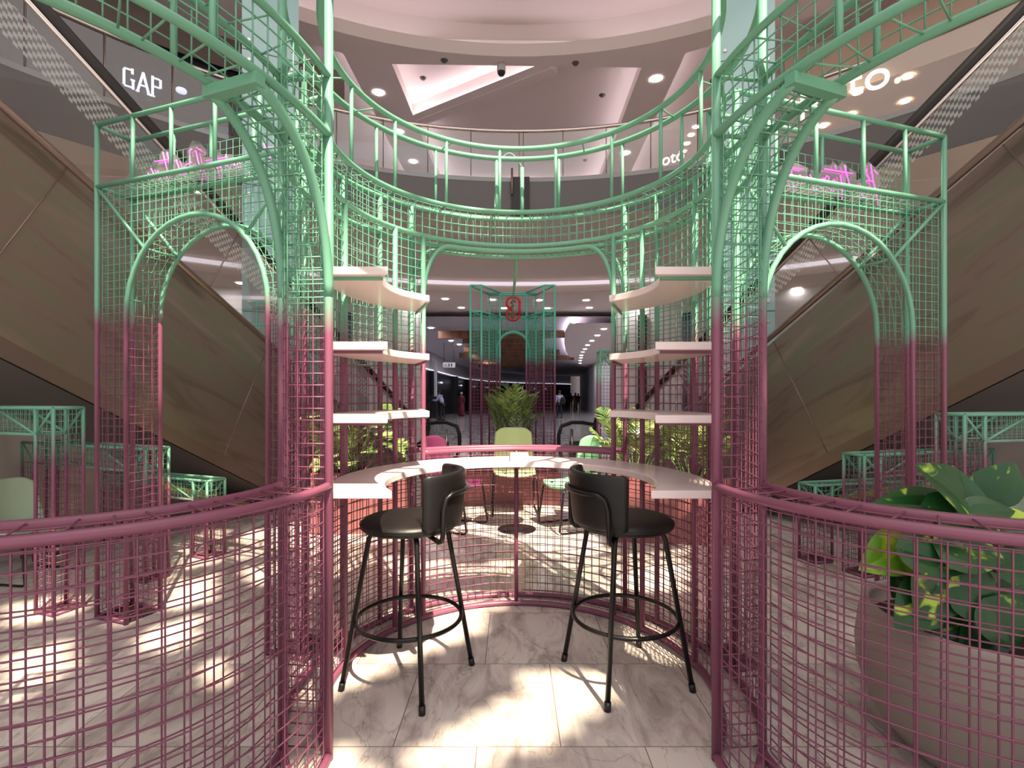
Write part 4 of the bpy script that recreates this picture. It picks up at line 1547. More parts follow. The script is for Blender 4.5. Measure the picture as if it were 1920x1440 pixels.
def chair(loc, rz, shell, label, sc=1.0):
    t = thing('shell_chair', (0, 0, 0), label, 'chair', 'lounge chairs behind the pavilion')
    b = MB()

    def seat(u, v):
        x = (u - .5) * .50; y = (v - .5) * .48
        k = 1 - .25 * max(0, abs(u - .5) * 2 - .3) ** 2
        return (x * (1 - .12 * v), y * k, .49 - .05 * (1 - (2 * u - 1) ** 2) * .6 + .02 * (v - .5) ** 2 * 4 - .02 * v)
    b.grid(seat, 14, 14)
    ob = b.make('seat', shell, t)
    md = ob.modifiers.new('solid', 'SOLIDIFY'); md.thickness = .035
    md = ob.modifiers.new('sub', 'SUBSURF'); md.levels = 1; md.render_levels = 1
    b = MB()

    def back(u, v):
        w = .25 * (1 - .10 * v)
        x = (u - .5) * 2 * w
        rnd_ = max(0, abs(2 * u - 1) - .55) / .45
        z = .50 + .44 * v * (1 - .14 * rnd_ ** 2 * v)
        y = -.25 - .10 * v + .09 * (2 * u - 1) ** 2
        return (x, y, z)
    b.grid(back, 14, 12)
    ob = b.make('backrest', shell, t)
    md = ob.modifiers.new('solid', 'SOLIDIFY'); md.thickness = .04
    md = ob.modifiers.new('sub', 'SUBSURF'); md.levels = 1; md.render_levels = 1
    for s in (-1, 1):
        b = MB(); b.tube([(s * .10, .16, .46), (s * .22, .17, .44), (s * .235, .20, .40), (s * .25, .25, .03), (s * .25, .22, .011), (s * .25, -.24, .011), (s * .25, -.27, .03), (s * .235, -.20, .40), (s * .22, -.17, .44), (s * .10, -.16, .45)], .011, 6)
        b.make('leg', M['black_metal'], t)
        b = MB(); b.tube([(s * .16, -.12, .45), (s * .19, -.27, .46), (s * .20, -.31, .55), (s * .20, -.335, .70)], .010, 6)
        b.make('back_support', M['black_metal'], t)
    t.location = loc; t.rotation_euler = (0, 0, rz); t.scale = (sc, sc, sc)
    return t


chair((.03, 6.15, 0), PI + .05, M['lime'], 'lime shell chair beyond the counter, its back to the far palm', 1.06)
chair((.62, 5.45, 0), PI * .62, M['mintshell'], 'mint upholstered chair behind the right bar stool', 1.02)
chair((-.60, 5.45, 0), -PI * .62, M['purple'], 'purple upholstered chair behind the left bar stool', 1.02)
chair((-3.72, 3.96, 0), -PI * .55, M['paleshell'], 'pale mint chair behind the tall bench frame at the far left', .80)
chair((3.72, 3.90, 0), PI * .6, M['paleshell'], 'pale mint chair behind the bench frames at the far right', .72)
t = thing('side_table', (.05, 5.35, 0), 'small round table with a slim black pedestal between the chairs', 'table')
b = MB(); b.lathe([(0, .0), (.20, .0), (.20, .012), (.03, .02), (0, .02)], (.05, 5.35, 0), 32); b.make('base', M['black_metal'], t)
b = MB(); b.tube([(.05, 5.35, .02), (.05, 5.35, .70)], .019, 10); b.make('pedestal', M['black_metal'], t)
b = MB(); b.lathe([(0, .70), (.28, .70), (.285, .71), (.285, .72), (.28, .725), (0, .725)], (.05, 5.35, 0), 40); b.make('tabletop', M['shelf'], t)


# ------------------------------------------------------------------ planters and plants
def planter(c, sz, rz, label):
    t = thing('planter_box', (c[0], c[1], 0), label, 'planter', 'salmon planter boxes')
    b = MB()
    w, d, h = sz
    for (x, y, a, e) in ((0, -d / 2, w, .03), (0, d / 2, w, .03), (-w / 2, 0, .03, d), (w / 2, 0, .03, d)):
        q = Vector((x * math.cos(rz) - y * math.sin(rz), x * math.sin(rz) + y * math.cos(rz), 0))
        b.box((c[0] + q.x, c[1] + q.y, h / 2), (a + .03 if e == .03 else a, e, h), rz)
    b.make('box', M['planter'], t)
    b = MB(); b.box((c[0], c[1], h - .06), (w - .03, d - .03, .02), rz); b.make('soil', M['soil'], t)
    return t


def frond(b, base, az, L, lift, droop, leafw, n=16, rnd=None):
    """one palm frond: arching midrib with narrow leaflets on both sides"""
    rnd = rnd or random
    pts = []
    for k in range(n + 1):
        u = k / n
        r = L * (u * math.cos(lift) + .0)
        z = L * (u * math.sin(lift)) - droop * L * u * u
        pts.append(Vector((base[0] + r * math.cos(az), base[1] + r * math.sin(az), base[2] + z)))
    for k in range(3, n):
        u = k / n
        d = (pts[k + 1] - pts[k]).normalized()
        side = d.cross(Vector((0, 0, 1))).normalized()
        ll = leafw * (math.sin(PI * min(1, .12 + u * .88)) ** .7) + .02
        for s in (-1, 1):
            dirn = (side * s * .85 + d * .75 + Vector((0, 0, -.12 + rnd.uniform(-.1, .1)))).normalized()
            q = pts[k]
            e = q + dirn * ll
            m = q + dirn * ll * .5 + Vector((0, 0, .02))
            wv = d * (.011 + .006 * rnd.random())
            i = len(b.v)
            b.v += [tuple(q - wv * .4), tuple(m - wv), tuple(e), tuple(m + wv), tuple(q + wv * .4)]
            b.f += [(i, i + 1, i + 3, i + 4), (i + 1, i + 2, i + 3)]
            b.sm += [True, True]
    return pts


def palm(loc, h, nf, L, label, seed, group, lw=.17, mat_='palm', lifts=(.85, 1.42), droops=(.15, .5)):
    rnd = random.Random(seed)
    t = thing('potted_palm', loc, label, 'plant', group)
    for k in range(nf):
        az = 2 * PI * k * .382 + rnd.uniform(-.3, .3)
        lift = rnd.uniform(*lifts)
        b = MB()
        base = (loc[0] + .04 * math.cos(az), loc[1] + .04 * math.sin(az), loc[2])
        ln = L * rnd.uniform(.75, 1.1)
        stemtop = Vector((base[0] + .10 * math.cos(az), base[1] + .10 * math.sin(az), loc[2] + h * rnd.uniform(.25, .8)))
        pts = frond(b, stemtop, az, ln, lift, rnd.uniform(*droops), lw, 16, rnd)
        fo = b.make('frond', M[mat_], t)
        b = MB(); b.tube([Vector(base)] + [stemtop] + pts[1:], [.009, .008] + [.006 * (1 - .8 * i / 16) for i in range(1, 17)], 5)
        b.make('stem', M['stem'], fo)
    return t


def bigleaf(b, base, dirn, up, L, W, split=0, curl=.25):
    """broad heart shaped leaf; split > 0 cuts it like a monstera"""
    d = Vector(dirn).normalized(); upv = Vector(up)
    s = d.cross(upv).normalized(); nrm = s.cross(d).normalized()
    n = 14
    for sg in (-1, 1):
        prev = None
        for k in range(n + 1):
            u = k / n
            w = W * (math.sin(PI * u ** .62) ** .85) * (1 if u < 1 else 0)
            if split and k % 3 == 2 and u > .15:
                w *= .42
            c = Vector(base) + d * (L * u) + nrm * (-curl * L * u * u * .5)
            e = c + s * sg * w + nrm * (.18 * w) - d * (.10 * L * (1 - u) if u < .35 else 0)
            m = c + s * sg * w * .5 + nrm * (.13 * w)
            cur = (c, m, e)
            if prev:
                b.quad(prev[0], cur[0], cur[1], prev[1], True)
                b.quad(prev[1], cur[1], cur[2], prev[2], True)
            prev = cur


def leafy(loc, leaves, matname, name, label, group=None, split=0, stem_from=None, cat='plant'):
    t = thing(name, loc, label, cat, group)
    for base, dirn, L, W, up, mk in leaves:
        b = MB(); bigleaf(b, base, dirn, up, L, W, split)
        lo = b.make('leaf', M[mk or matname], t)
        b = MB()
        o = Vector(stem_from or loc) + Vector((random.uniform(-.05, .05), random.uniform(-.05, .05), 0))
        p = Vector(base)
        b.tube([o, o.lerp(p, .5) + Vector((0, 0, .12 * (p - o).length)), p], .006, 5)
        b.make('stem', M['stem'], lo)
    return t


palm((.0, 7.35, .45), .66, 15, 1.08, 'tall palm standing in the mouth of the far gate', 11, None, .27, 'palm', (1.2, 1.52), (.2, .65))
t = thing('plant_pot', (0, 7.35, 0), 'round pot holding the tall palm before the far gate', 'pot')
b = MB(); b.lathe([(0, 0), (.16, 0), (.20, .2), (.22, .45), (.20, .46), (.19, .40), (0, .40)], (0, 7.35, 0), 28); b.make('pot_body', M['pot'], t)

planter((-1.58, 5.40), (.90, .42, .62), .10, 'salmon planter box left behind the pavilion')
planter((1.52, 5.05), (1.10, .42, .62), -.12, 'salmon planter box right behind the pavilion')
planter((-.15, 6.75), (1.5, .36, .42), 0, 'long low salmon planter box beyond the chairs')
rl = random.Random(5)
lv = []
for k in range(26):
    az = rl.uniform(0, 2 * PI); r = rl.uniform(.10, .42); z = rl.uniform(.72, 1.32)
    base = (-1.64 + r * math.cos(az) * 1.1, 5.32 + r * math.sin(az) * .5, z)
    lv.append((base, (math.cos(az), math.sin(az) - .5, rl.uniform(-.6, .1)), rl.uniform(.20, .32), rl.uniform(.09, .14), (0, -.3, 1), None))
leafy((-1.64, 5.40, .56), lv, 'monstera', 'split_leaf_plant', 'split leaved plant in the salmon planter behind the left shelves', None, 1)
palm((1.20, 5.05, .56), .35, 16, .62, 'bushy yellow green palm in the planter behind the right shelves', 21, 'palms in the right planter', .20, 'monstera')
palm((1.75, 5.0, .56), .30, 16, .58, 'second palm in the right planter, nearer the right jamb of the pavilion', 29, 'palms in the right planter', .20, 'palm')
palm((-1.88, 5.45, .56), .30, 12, .5, 'palm at the outer end of the left salmon planter', 33, None, .17, 'palm')

# big pot in the right foreground
pc = (1.85, 1.98)
t = thing('plant_pot', (pc[0], pc[1], 0), 'large round taupe pot behind the right mesh barrier', 'pot')
b = MB()
b.lathe([(0, 0), (.24, 0), (.30, .03), (.385, .14), (.432, .28), (.437, .38), (.425, .48), (.412, .535), (.408, .55), (.398, .555), (.386, .55), (.384, .53), (.388, .44), (0, .44)], (pc[0], pc[1], 0), 64)
b.make('pot_body', M['pot'], t)
b = MB(); b.lathe([(0, .475), (.2, .472), (.392, .462)], (pc[0], pc[1], 0), 40); b.make('soil', M['soil'], t)


def leaf_px(px, py, d, tip, L, W, up=(0, -.6, .8), mk=None):
    """leaf whose base projects to (px, py) at depth d and that points towards tip (pixel, depth)"""
    a = dep(px, py, d); e = dep(*tip)
    return (tuple(a), tuple(e - a), (e - a).length * L * 1.1, W * 1.35, up, mk)


LV = [leaf_px(1790, 955, 1.95, (1672, 935, 1.86), 1.05, .060, (0, -.7, .7)),
      leaf_px(1830, 965, 1.90, (1770, 900, 1.84), 1.35, .085, (.5, -.8, .4)),
      leaf_px(1850, 935, 2.02, (1890, 885, 2.0), 1.25, .06, (-.4, -.8, .5)),
      leaf_px(1740, 950, 1.86, (1868, 985, 1.80), 1.0, .055, (0, -.8, .6)),
      leaf_px(1815, 962, 1.84, (1890, 955, 1.80), 1.1, .045, (0, -.7, .7)),
      leaf_px(1700, 1020, 1.95, (1628, 1062, 1.88), 1.0, .065, (.3, -.8, .5), 'pothos_y'),
      leaf_px(1690, 1030, 1.86, (1800, 1060, 1.80), 1.1, .06, (0, -.8, .6)),
      leaf_px(1760, 1020, 1.84, (1870, 1042, 1.78), 1.1, .07, (0, -.8, .5)),
      leaf_px(1770, 1075, 1.84, (1740, 1135, 1.80), 1.3, .075, (0, -.9, .3)),
      leaf_px(1790, 1090, 1.82, (1860, 1140, 1.78), 1.2, .075, (0, -.9, .3)),
      leaf_px(1875, 1040, 1.84, (1925, 1075, 1.80), 1.3, .07, (0, -.8, .5)),
      leaf_px(1740, 1110, 1.86, (1700, 1160, 1.80), 1.2, .065, (0, -.9, .4)),
      leaf_px(1850, 1130, 1.78, (1900, 1200, 1.74), 1.2, .07, (0, -.9, .3)),
      leaf_px(1880, 990, 1.86, (1940, 985, 1.82), 1.2, .05, (0, -.8, .5)),
      leaf_px(1720, 1060, 2.05, (1690, 1105, 2.0), 1.2, .07, (0, -.9, .3)),
      leaf_px(1840, 1040, 2.05, (1830, 1100, 2.0), 1.2, .08, (0, -.9, .3)),
      leaf_px(1900, 1110, 1.95, (1950, 1150, 1.9), 1.2, .07, (0, -.9, .3)),
      leaf_px(1805, 985, 1.88, (1800, 892, 1.90), 1.1, .075, (.1, -1, .15)),
      leaf_px(1830, 1010, 1.92, (1765, 1000, 1.86), 1.2, .06, (0, -.9, .4)),
      leaf_px(1745, 1090, 1.95, (1690, 1065, 1.92), 1.2, .06, (0, -.9, .4)),
      leaf_px(1800, 1130, 1.88, (1760, 1180, 1.84), 1.2, .06, (0, -.9, .4)),
      leaf_px(1885, 1080, 1.9, (1850, 1110, 1.84), 1.4, .06, (0, -.9, .4)),
      leaf_px(1860, 1170, 1.84, (1820, 1215, 1.8), 1.2, .06, (0, -.9, .4))]
leafy((pc[0], pc[1], .47), LV, 'pothos', 'variegated_plant', 'leafy variegated plant growing in the large taupe pot', None, 0, (pc[0], pc[1] - .02, .47))
# red extinguisher behind the plant
q = (2.05, 2.52)
t = thing('fire_extinguisher', (q[0], q[1], 0), 'red fire extinguisher standing behind the leafy plant in the taupe pot', 'fire extinguisher')
b = MB(); b.lathe([(0, 0), (.07, .0), (.075, .02), (.075, .52), (.06, .58), (.03, .61), (.025, .64), (0, .64)], (q[0], q[1], 0), 24); b.make('cylinder', M['red'], t)
b = MB(); b.tube([(q[0], q[1], .64), (q[0], q[1], .70), (q[0] - .05, q[1] - .05, .71)], .012, 6); b.make('valve', M['black_metal'], t)
b = MB(); b.tube([(q[0], q[1], .68), (q[0] - .09, q[1] - .03, .64), (q[0] - .10, q[1] - .03, .3)], .010, 6); b.make('hose', M['rubber'], t)


# ------------------------------------------------------------------ people in the corridor
def skinned(name, verts, edges, radii, m, parent, root=0):
    me = bpy.data.meshes.new(name)
    me.from_pydata(verts, edges, [])
    ob = bpy.data.objects.new(name, me)
    COL.objects.link(ob)
    me.materials.append(m)
    md = ob.modifiers.new('skin', 'SKIN')
    for i, r in enumerate(radii):
        me.skin_vertices[0].data[i].radius = (r if isinstance(r, tuple) else (r, r))
    me.skin_vertices[0].data[root].use_root = True
    md.use_smooth_shade = True
    sb = ob.modifiers.new('sub', 'SUBSURF'); sb.levels = 1; sb.render_levels = 1
    ob.parent = parent
    return ob


def person(loc, rz, hgt, label, top, bottom, stride=.16, robe=False, arm=0.0, scarf=None, lean=0.0):
    t = thing('person', (0, 0, 0), label, 'person')
    k = hgt / 1.75
    ln = lean
    V = [(0, 0, .95), (0, .0 + ln * .1, 1.12), (0, ln * .35, 1.32), (0, ln * .5, 1.43), (0, ln * .55, 1.50), (0, ln * .6 + .01, 1.60), (0, ln * .62 + .01, 1.70),
         (-.17, ln * .42, 1.40), (-.22, ln * .4 + arm * .1, 1.14), (-.20, ln * .4 + arm * .35 + .04, .93 + arm * .25), (-.20, ln * .4 + arm * .42 + .05, .84 + arm * .25),
         (.17, ln * .42, 1.40), (.22, ln * .4 + arm * .1, 1.14), (.20, ln * .4 + arm * .35 + .04, .93 + arm * .25), (.20, ln * .4 + arm * .42 + .05, .84 + arm * .25),
         (-.09, 0, .88), (-.10, stride * .5, .48), (-.10, stride * .4, .09), (-.10, stride * .4 + .14, .04),
         (.09, 0, .88), (.10, -stride * .2, .48), (.10, -stride * .9, .11), (.10, -stride * .9 + .13, .04)]
    E_ = [(0, 1), (1, 2), (2, 3), (3, 4), (4, 5), (5, 6), (3, 7), (7, 8), (8, 9), (9, 10), (3, 11), (11, 12), (12, 13), (13, 14),
          (0, 15), (15, 16), (16, 17), (17, 18), (0, 19), (19, 20), (20, 21), (21, 22)]
    Rr = [.13, .12, .15, .08, .055, .085, .07, .06, .045, .035, .03, .06, .045, .035, .03, .085, .06, .042, .035, .085, .06, .042, .035]
    V = [(x * k, y * k, z * k) for x, y, z in V]
    skinned('body', V, E_, [r * k for r in Rr], M['skin'], t)
    # shirt
    vi = [0, 1, 2, 3, 7, 8, 9, 11, 12, 13]
    mp = {v: i for i, v in enumerate(vi)}
    ed = [(mp[a], mp[b_]) for a, b_ in E_ if a in mp and b_ in mp]
    skinned('shirt', [V[i] for i in vi], ed, [(Rr[i] + .022) * k for i in vi], top, t)
    if robe:
        b = MB(); b.lathe([(.19 * k, .95 * k), (.22 * k, .5 * k), (.26 * k, .06 * k), (.20 * k, .06 * k)], n=20)
        ob = b.make('robe', bottom, t)
    else:
        vi = [0, 15, 16, 17, 19, 20, 21]
        mp = {v: i for i, v in enumerate(vi)}
        ed = [(mp[a], mp[b_]) for a, b_ in E_ if a in mp and b_ in mp]
        skinned('trousers', [V[i] for i in vi], ed, [(Rr[i] + .018) * k for i in vi], bottom, t)
    b = MB(); b.lathe([(0, .118), (.06, .108), (.092, .06), (.098, .0), (.085, -.04), (.0, -.04)], (0, V[6][1] - .02 * k, V[5][2] + .03 * k), 16)
    b.make('hair' if scarf is None else 'headscarf', scarf or M['hair'], t)
    for s in (-1, 1):
        b = MB(); p = V[18 if s < 0 else 22]
        b.box((p[0], p[1] - .05 * k, p[2] - .0), (.09 * k, .27 * k, .075 * k)); b.make('shoe', M['blackcloth'], t)
    t.location = loc; t.rotation_euler = (0, 0, rz)
    return t


pp = fl(1049, 783.5)
person(pp, .1, 1.74, 'person in a pale blue shirt walking away down the corridor with a dark backpack', M['shirt'], M['navy'], .22)
t = thing('backpack', pp, 'dark backpack hanging from the right shoulder of the person in the pale blue shirt', 'backpack')
b = MB()
b.lathe([(0, 0), (.13, .01), (.17, .12), (.17, .32), (.12, .46), (0, .5)], (pp.x + .20, pp.y - .12, .82), 16)
b.make('bag', M['blackcloth'], t)
b = MB(); b.tube([(pp.x + .14, pp.y - .14, 1.25), (pp.x + .13, pp.y - .02, 1.46), (pp.x + .12, pp.y + .14, 1.3)], .02, 6); b.make('strap', M['blackcloth'], t)
person(fl(1079, 767), .2, 1.72, 'person in a sand coloured robe farther along the corridor', M['sand'], M['sand'], .1, robe=True)
person(fl(1070, 766.5), 0, 1.70, 'person in dark clothes walking left of the sand coloured robe', M['blackcloth'], M['blackcloth'], .2)
person(fl(1062, 768), .1, 1.72, 'person in dark clothes just behind the backpack', M['navy'], M['blackcloth'], .2)
person(fl(1084, 766), .0, 1.66, 'person in dark clothes right of the sand coloured robe', M['blackcloth'], M['navy'], .2)
q = fl(829, 788)
person(q, 1.2, 1.74, 'person in a pale shirt and black trousers bending over a tripod by the dark shops', M['shirt'], M['blackcloth'], .1, arm=.9, lean=.35)
person(fl(865, 780), .3, 1.66, 'person in a crimson robe and pale headscarf by the dark shops', M['crimson'], M['crimson'], .1, robe=True, scarf=M['whitecloth'])
t = thing('camera_tripod', (q.x - .75, q.y, 0), 'black camera tripod in front of the dark shops', 'tripod')
for k in range(3):
    a = k * 2.1 + .4
    b = MB(); b.tube([(q.x - .75, q.y, 1.2), (q.x - .75 + .38 * math.cos(a), q.y + .38 * math.sin(a), 0)], .02, 6); b.make('leg', M['black_metal'], t)
b = MB(); b.box((q.x - .75, q.y, 1.36), (.42, .2, .2)); b.make('camera_body', M['blackcloth'], t)
b = MB(); b.tube([(q.x - .75, q.y, 1.2), (q.x - .75, q.y, 1.3)], .04, 8); b.make('head', M['black_metal'], t)

# ------------------------------------------------------------------ corridor and ceiling fittings
def ray_circle(px, py, R):
    u = (px - 960) / F
    A_ = u * u + 1; B_ = -2 * (u * AT.x + AT.y); C_ = AT.x ** 2 + AT.y ** 2 - R * R
    d = (-B_ + math.sqrt(B_ * B_ - 4 * A_ * C_)) / (2 * A_)
    return dep(px, py, d)


def downlight(p, r, m, label, group):
    t = thing('downlight', (p[0], p[1], p[2]), label, 'ceiling light', group)
    b = MB(); b.lathe([(r, -.004), (r * 1.18, -.012), (r * 1.22, .0)], p, 20); b.make('rim', M['ceil'], t)
    b = MB(); b.lathe([(0, -.006), (r, -.006)], p, 20, False); b.make('diffuser', m, t)
    return t


d0 = downlight(atz(710, 174, 8.995), .115, M['lamp'], 'bright round downlight in the upper ceiling between the angular recesses', 'downlights of the upper ceiling')
for px, py in ((747, 247), (775, 303), (1230, 148), (1173, 287)):
    dup(d0, atz(px, py, 8.995))
for px, py in ((1343, 283),):
    pass
d1 = downlight(atz(1595, 215, 7.84), .09, M['lampw'], 'warm round downlight in the peach ceiling of the right upper shop', 'downlights of the right upper shop')
for px, py in ((1618, 213), (1697, 190), (1702, 144), (1606, 170), (1544, 236)):
    if (px, py) == (1618, 213):
        continue
    p = atz(px, py, 7.84)
    if math.hypot(p.x - AT.x, p.y - AT.y) > 11.3:
        dup(d1, p)
d8 = downlight(atz(1296, 253, 9.495), .09, M['lampw'], 'warm round downlight inside the right ceiling recess', 'downlights inside the right ceiling recess')
for px, py in ((1288, 269), (1305, 238), (1281, 284)):
    dup(d8, atz(px, py, 9.495))
d2 = downlight(atz(835, 560.5, 4.245), .085, M['lamp'], 'round downlight in the lobby ceiling just before the corridor', 'downlights of the lobby ceiling')
for px, py in ((865, 577), (923, 562), (945, 578), (1011, 563), (1026, 578), (1099, 563), (1105, 577), (780, 562), (742, 575), (1190, 560), (1272, 573), (600, 560)):
    dup(d2, atz(px, py, 4.245))
d3 = downlight(atz(808, 615, 4.07), .085, M['lamp2'], 'round downlight in the left row of the corridor ceiling', 'left row of corridor downlights')
for px, py in ((829, 628), (846, 639), (861, 646), (875, 653.5), (887, 659.5), (897, 664.5), (906, 669), (914, 673)):
    dup(d3, atz(px, py, 4.07))
d4 = downlight(atz(1132, 617, 3.875), .085, M['lamp2'], 'round downlight in the right row of the corridor ceiling', 'right row of corridor downlights')
for px, py in ((1120, 629), (1110, 639), (1102, 647), (1097, 654.5), (1093, 660), (1090, 666), (1089, 671), (1088, 676), (1088, 681)):
    dup(d4, atz(px, py, 3.875))
d5 = downlight(atz(452, 531, 4.245), .10, M['lamp'], 'round downlight seen through the left gate arch', 'downlights seen through the left gate')
dup(d5, atz(418, 547, 4.245))
d6 = downlight(atz(1494, 541, 4.245), .10, M['lamp'], 'round downlight seen through the right gate arch', 'downlights seen through the right gate')
dup(d6, atz(1461, 561, 4.245))
for px, py, lb in ((168, 115, 'imitated lamp reflection on the dark upper left shopfront, far left of the GAP letters'), (340, 170, 'imitated lamp reflection on the dark upper left shopfront, right of the GAP letters')):
    p = ray_circle(px, py, 10.9)
    b = MB(); b.lathe([(0, -.04), (.09, -.03), (.10, 0), (.09, .03), (0, .04)], p, 16)  # glowing body imitates a downlight mirrored in the shop glass
    b.make('glass_reflection', M['signw'], loc=p, props=(lb, 'imitated reflection'))
# security camera and small ceiling sensors
c = atz(940, 122, 8.99)
t = thing('security_camera', c, 'white dome security camera under the upper ceiling', 'security camera')
b = MB(); b.lathe([(.0, 0), (.10, 0), (.10, -.10), (.095, -.16), (.09, -.16)], c, 20); b.make('housing', M['wall'], t)
b = MB(); b.lathe([(.09, -.15), (.088, -.19), (.06, -.235), (0, -.25)], c, 20); b.make('dome', M['rubber'], t)
s0 = None
for px, py in ((793, 146), (833, 113), (1079, 118), (1129, 178), (1097, 300)):
    p = atz(px, py, 9.0 if py < 122 else 9.5)
    if s0 is None:
        b = MB(); b.lathe([(0, -.05), (.05, -.045), (.075, -.01), (.085, 0)], p, 16)
        s0 = b.make('ceiling_sensor', M['dark'], loc=p, props=('small dark round sensor in the upper ceiling', 'sensor', 'ceiling sensors'))
    else:
        o = s0.copy(); COL.objects.link(o); o.location = p
# round grey air grilles
def grille(p, r, label, group=None):
    t = thing('round_grille', p, label, 'air grille', group)
    n = Vector((-p[0], -p[1], 0)).normalized()
    Mx = n.to_track_quat('Z', 'Y').to_matrix()
    b = MB()
    for k, rr in enumerate((r, r * .72, r * .46)):
        b.tube([Vector(p) + Mx @ Vector((rr * math.cos(a), rr * math.sin(a), .02)) for a in [2 * PI * j / 28 for j in range(28)]], r * .075, 6, closed=True)
    b.make('ring', M['dark'], t)
    b = MB(); b.poly([Vector(p) + Mx @ Vector((r * math.cos(a), r * math.sin(a), .0)) for a in [2 * PI * j / 28 for j in range(28)]]); b.make('disc', M['edge'], t)
grille(dep(425, 567, 14.0), .19, 'round grey air grille on the wall seen through the left gate')
grille(dep(1483, 577, 14.0), .19, 'round grey air grille on the wall seen through the right gate')
for px, py, lb in ((270, 37, 'round black ceiling speaker left of the overhead arch'), (1503, 108, 'round black ceiling speaker behind the right overhead arch'), (1343, 149, 'round black ceiling speaker beside the right glass pillar')):
    p = atz(px, py, 8.99)
    b = MB(); b.lathe([(0, -.2), (.10, -.19), (.14, -.12), (.14, 0)], p, 20)
    b.make('ceiling_speaker', M['rubber'], loc=p, props=(lb, 'speaker'))

# corridor: dark timber ceiling fins, hanging sign, black shop pillars, poster panels
t = thing('ceiling_fins', (.5, 30, 3.6), 'brown timber fins hanging under the corridor ceiling', 'ceiling fins')
rf = random.Random(9)
for k in range(11):
    y = 20.5 + k * 2.1
    b = MB(); x0 = -2.6 + rf.uniform(-1.2, .6) + k * .06; x1 = 2.6 + rf.uniform(-1.4, 1.0) + k * .1
    b.box(((x0 + x1) / 2, y, 3.86), (x1 - x0, .10, .30), rf.uniform(-.06, .06)); b.make('fin', M['timber_dark'], t)
c = dep(842, 684.5, 26)
t = thing('restroom_sign', c, 'hanging white restroom sign with black figures by the dark shops', 'sign')
b = MB(); b.box(c, (.62, .05, .26)); b.make('panel', M['picto'], t)
for dx in (.0, .13):
    b = MB(); b.lathe([(0, .085), (.02, .08), (.025, .06), (.015, .04), (.03, .035), (.035, -.02), (.018, -.03), (.018, -.09), (0, -.09)], (c.x + dx, c.y - .03, c.z), 8); b.make('figure_mark', M['rubber'], t)
b = MB(); b.tube([(c.x - .22, c.y - .03, c.z - .06), (c.x - .16, c.y - .03, c.z + .05), (c.x - .10, c.y - .03, c.z - .06)], .016, 5); b.make('arrow_mark', M['rubber'], t)
for dx in (-.25, .25):
    b = MB(); b.tube([(c.x + dx, c.y, c.z + .13), (c.x + dx, c.y, 4.08)], .012, 5); b.make('hanger', M['rubber'], t)
def on_wall(W, px):
    """point where the vertical ray through column px meets the corridor wall W"""
    u = (px - 960) / F
    for p, q in zip(W[:-1], W[1:]):
        f0 = p[0] - u * p[1]; f1 = q[0] - u * q[1]
        if f0 * f1 <= 0 and abs(f0 - f1) > 1e-6:
            k = f0 / (f0 - f1)
            if p[1] + (q[1] - p[1]) * k > 19:
                return (p[0] + (q[0] - p[0]) * k, p[1] + (q[1] - p[1]) * k)
    return None
for px, w in ((811, .7), (852, .8), (878, .8), (903, .9), (925, 1.0), (945, 1.0), (968, 1.0), (990, 1.1), (1012, 1.2), (1032, 1.2)):
    p = on_wall(LW, px)
    if p:
        b = MB(); b.box((p[0] + .12, p[1], 1.475), (.3, w, 2.95)); struct(b.make('trim_11', M['dark2']), 'black pier between the dark shopfronts')
for i, px in enumerate((826, 864, 889, 914, 935, 956, 979, 1001, 1022)):
    p = on_wall(LW, px)
    if p:
        b = MB(); b.box((p[0] + .06, p[1], 2.3), (.05, 1.0, .10)); b.make('shop_light', M['signw'], props=('cool strip light inside a dark shopfront', 'strip light', 'strip lights of the dark shops'))
p = on_wall(LW, 806)
if p:
    b = MB(); b.box((p[0] + .35, p[1], 2.45), (.12, .5, 2.2)); b.make('wall_banner', M['picto'], props=('tall cream banner on the first black shop pier', 'banner'))
b = MB(); p = dep(1100, 735, 66); b.box((p.x, p.y, 1.6), (1.1, .1, 3.0)); b.make('poster_panel', M['bluepanel'], props=('blue lit panel at the end of the corridor', 'panel'))
p = polar(13.75, 116); 
for px, w, m, lb in ((648, 22, M['navyglass'], 'tall dark navy window in the white wall left of the corridor'), (1203, 16, M['rubber'], 'tall dark window in the white wall right of the corridor'), (1290, 22, M['navyglass'], 'dark navy window farther right in the white wall')):
    a = None
    u = (px - 960) / F
    for k in range(3600):
        q = polar(13.74, k / 20)
        if q.y > 5 and abs(q.x / q.y - u) < .002:
            a = k / 20; break
    q = polar(13.74, a)
    b = MB(); b.box((q.x, q.y, 2.35), (w * q.y / F, .05, 2.9), math.radians(a - 90)); struct(b.make('window_1' if px == 648 else 'window_2', m), lb)

# shop signs
def text_obj(name, s, loc, rz, size, m, ext=.02):
    cu = bpy.data.curves.new(name, 'FONT')
    cu.body = s; cu.size = size; cu.extrude = ext; cu.align_x = 'CENTER'; cu.align_y = 'CENTER'
    o = bpy.data.objects.new(name, cu); COL.objects.link(o)
    cu.materials.append(m)
    me = bpy.data.meshes.new_from_object(o.evaluated_get(bpy.context.evaluated_depsgraph_get()))
    bpy.data.objects.remove(o)
    o = bpy.data.objects.new(name, me); COL.objects.link(o)
    o.location = loc; o.rotation_euler = (PI / 2, 0, rz)
    return o


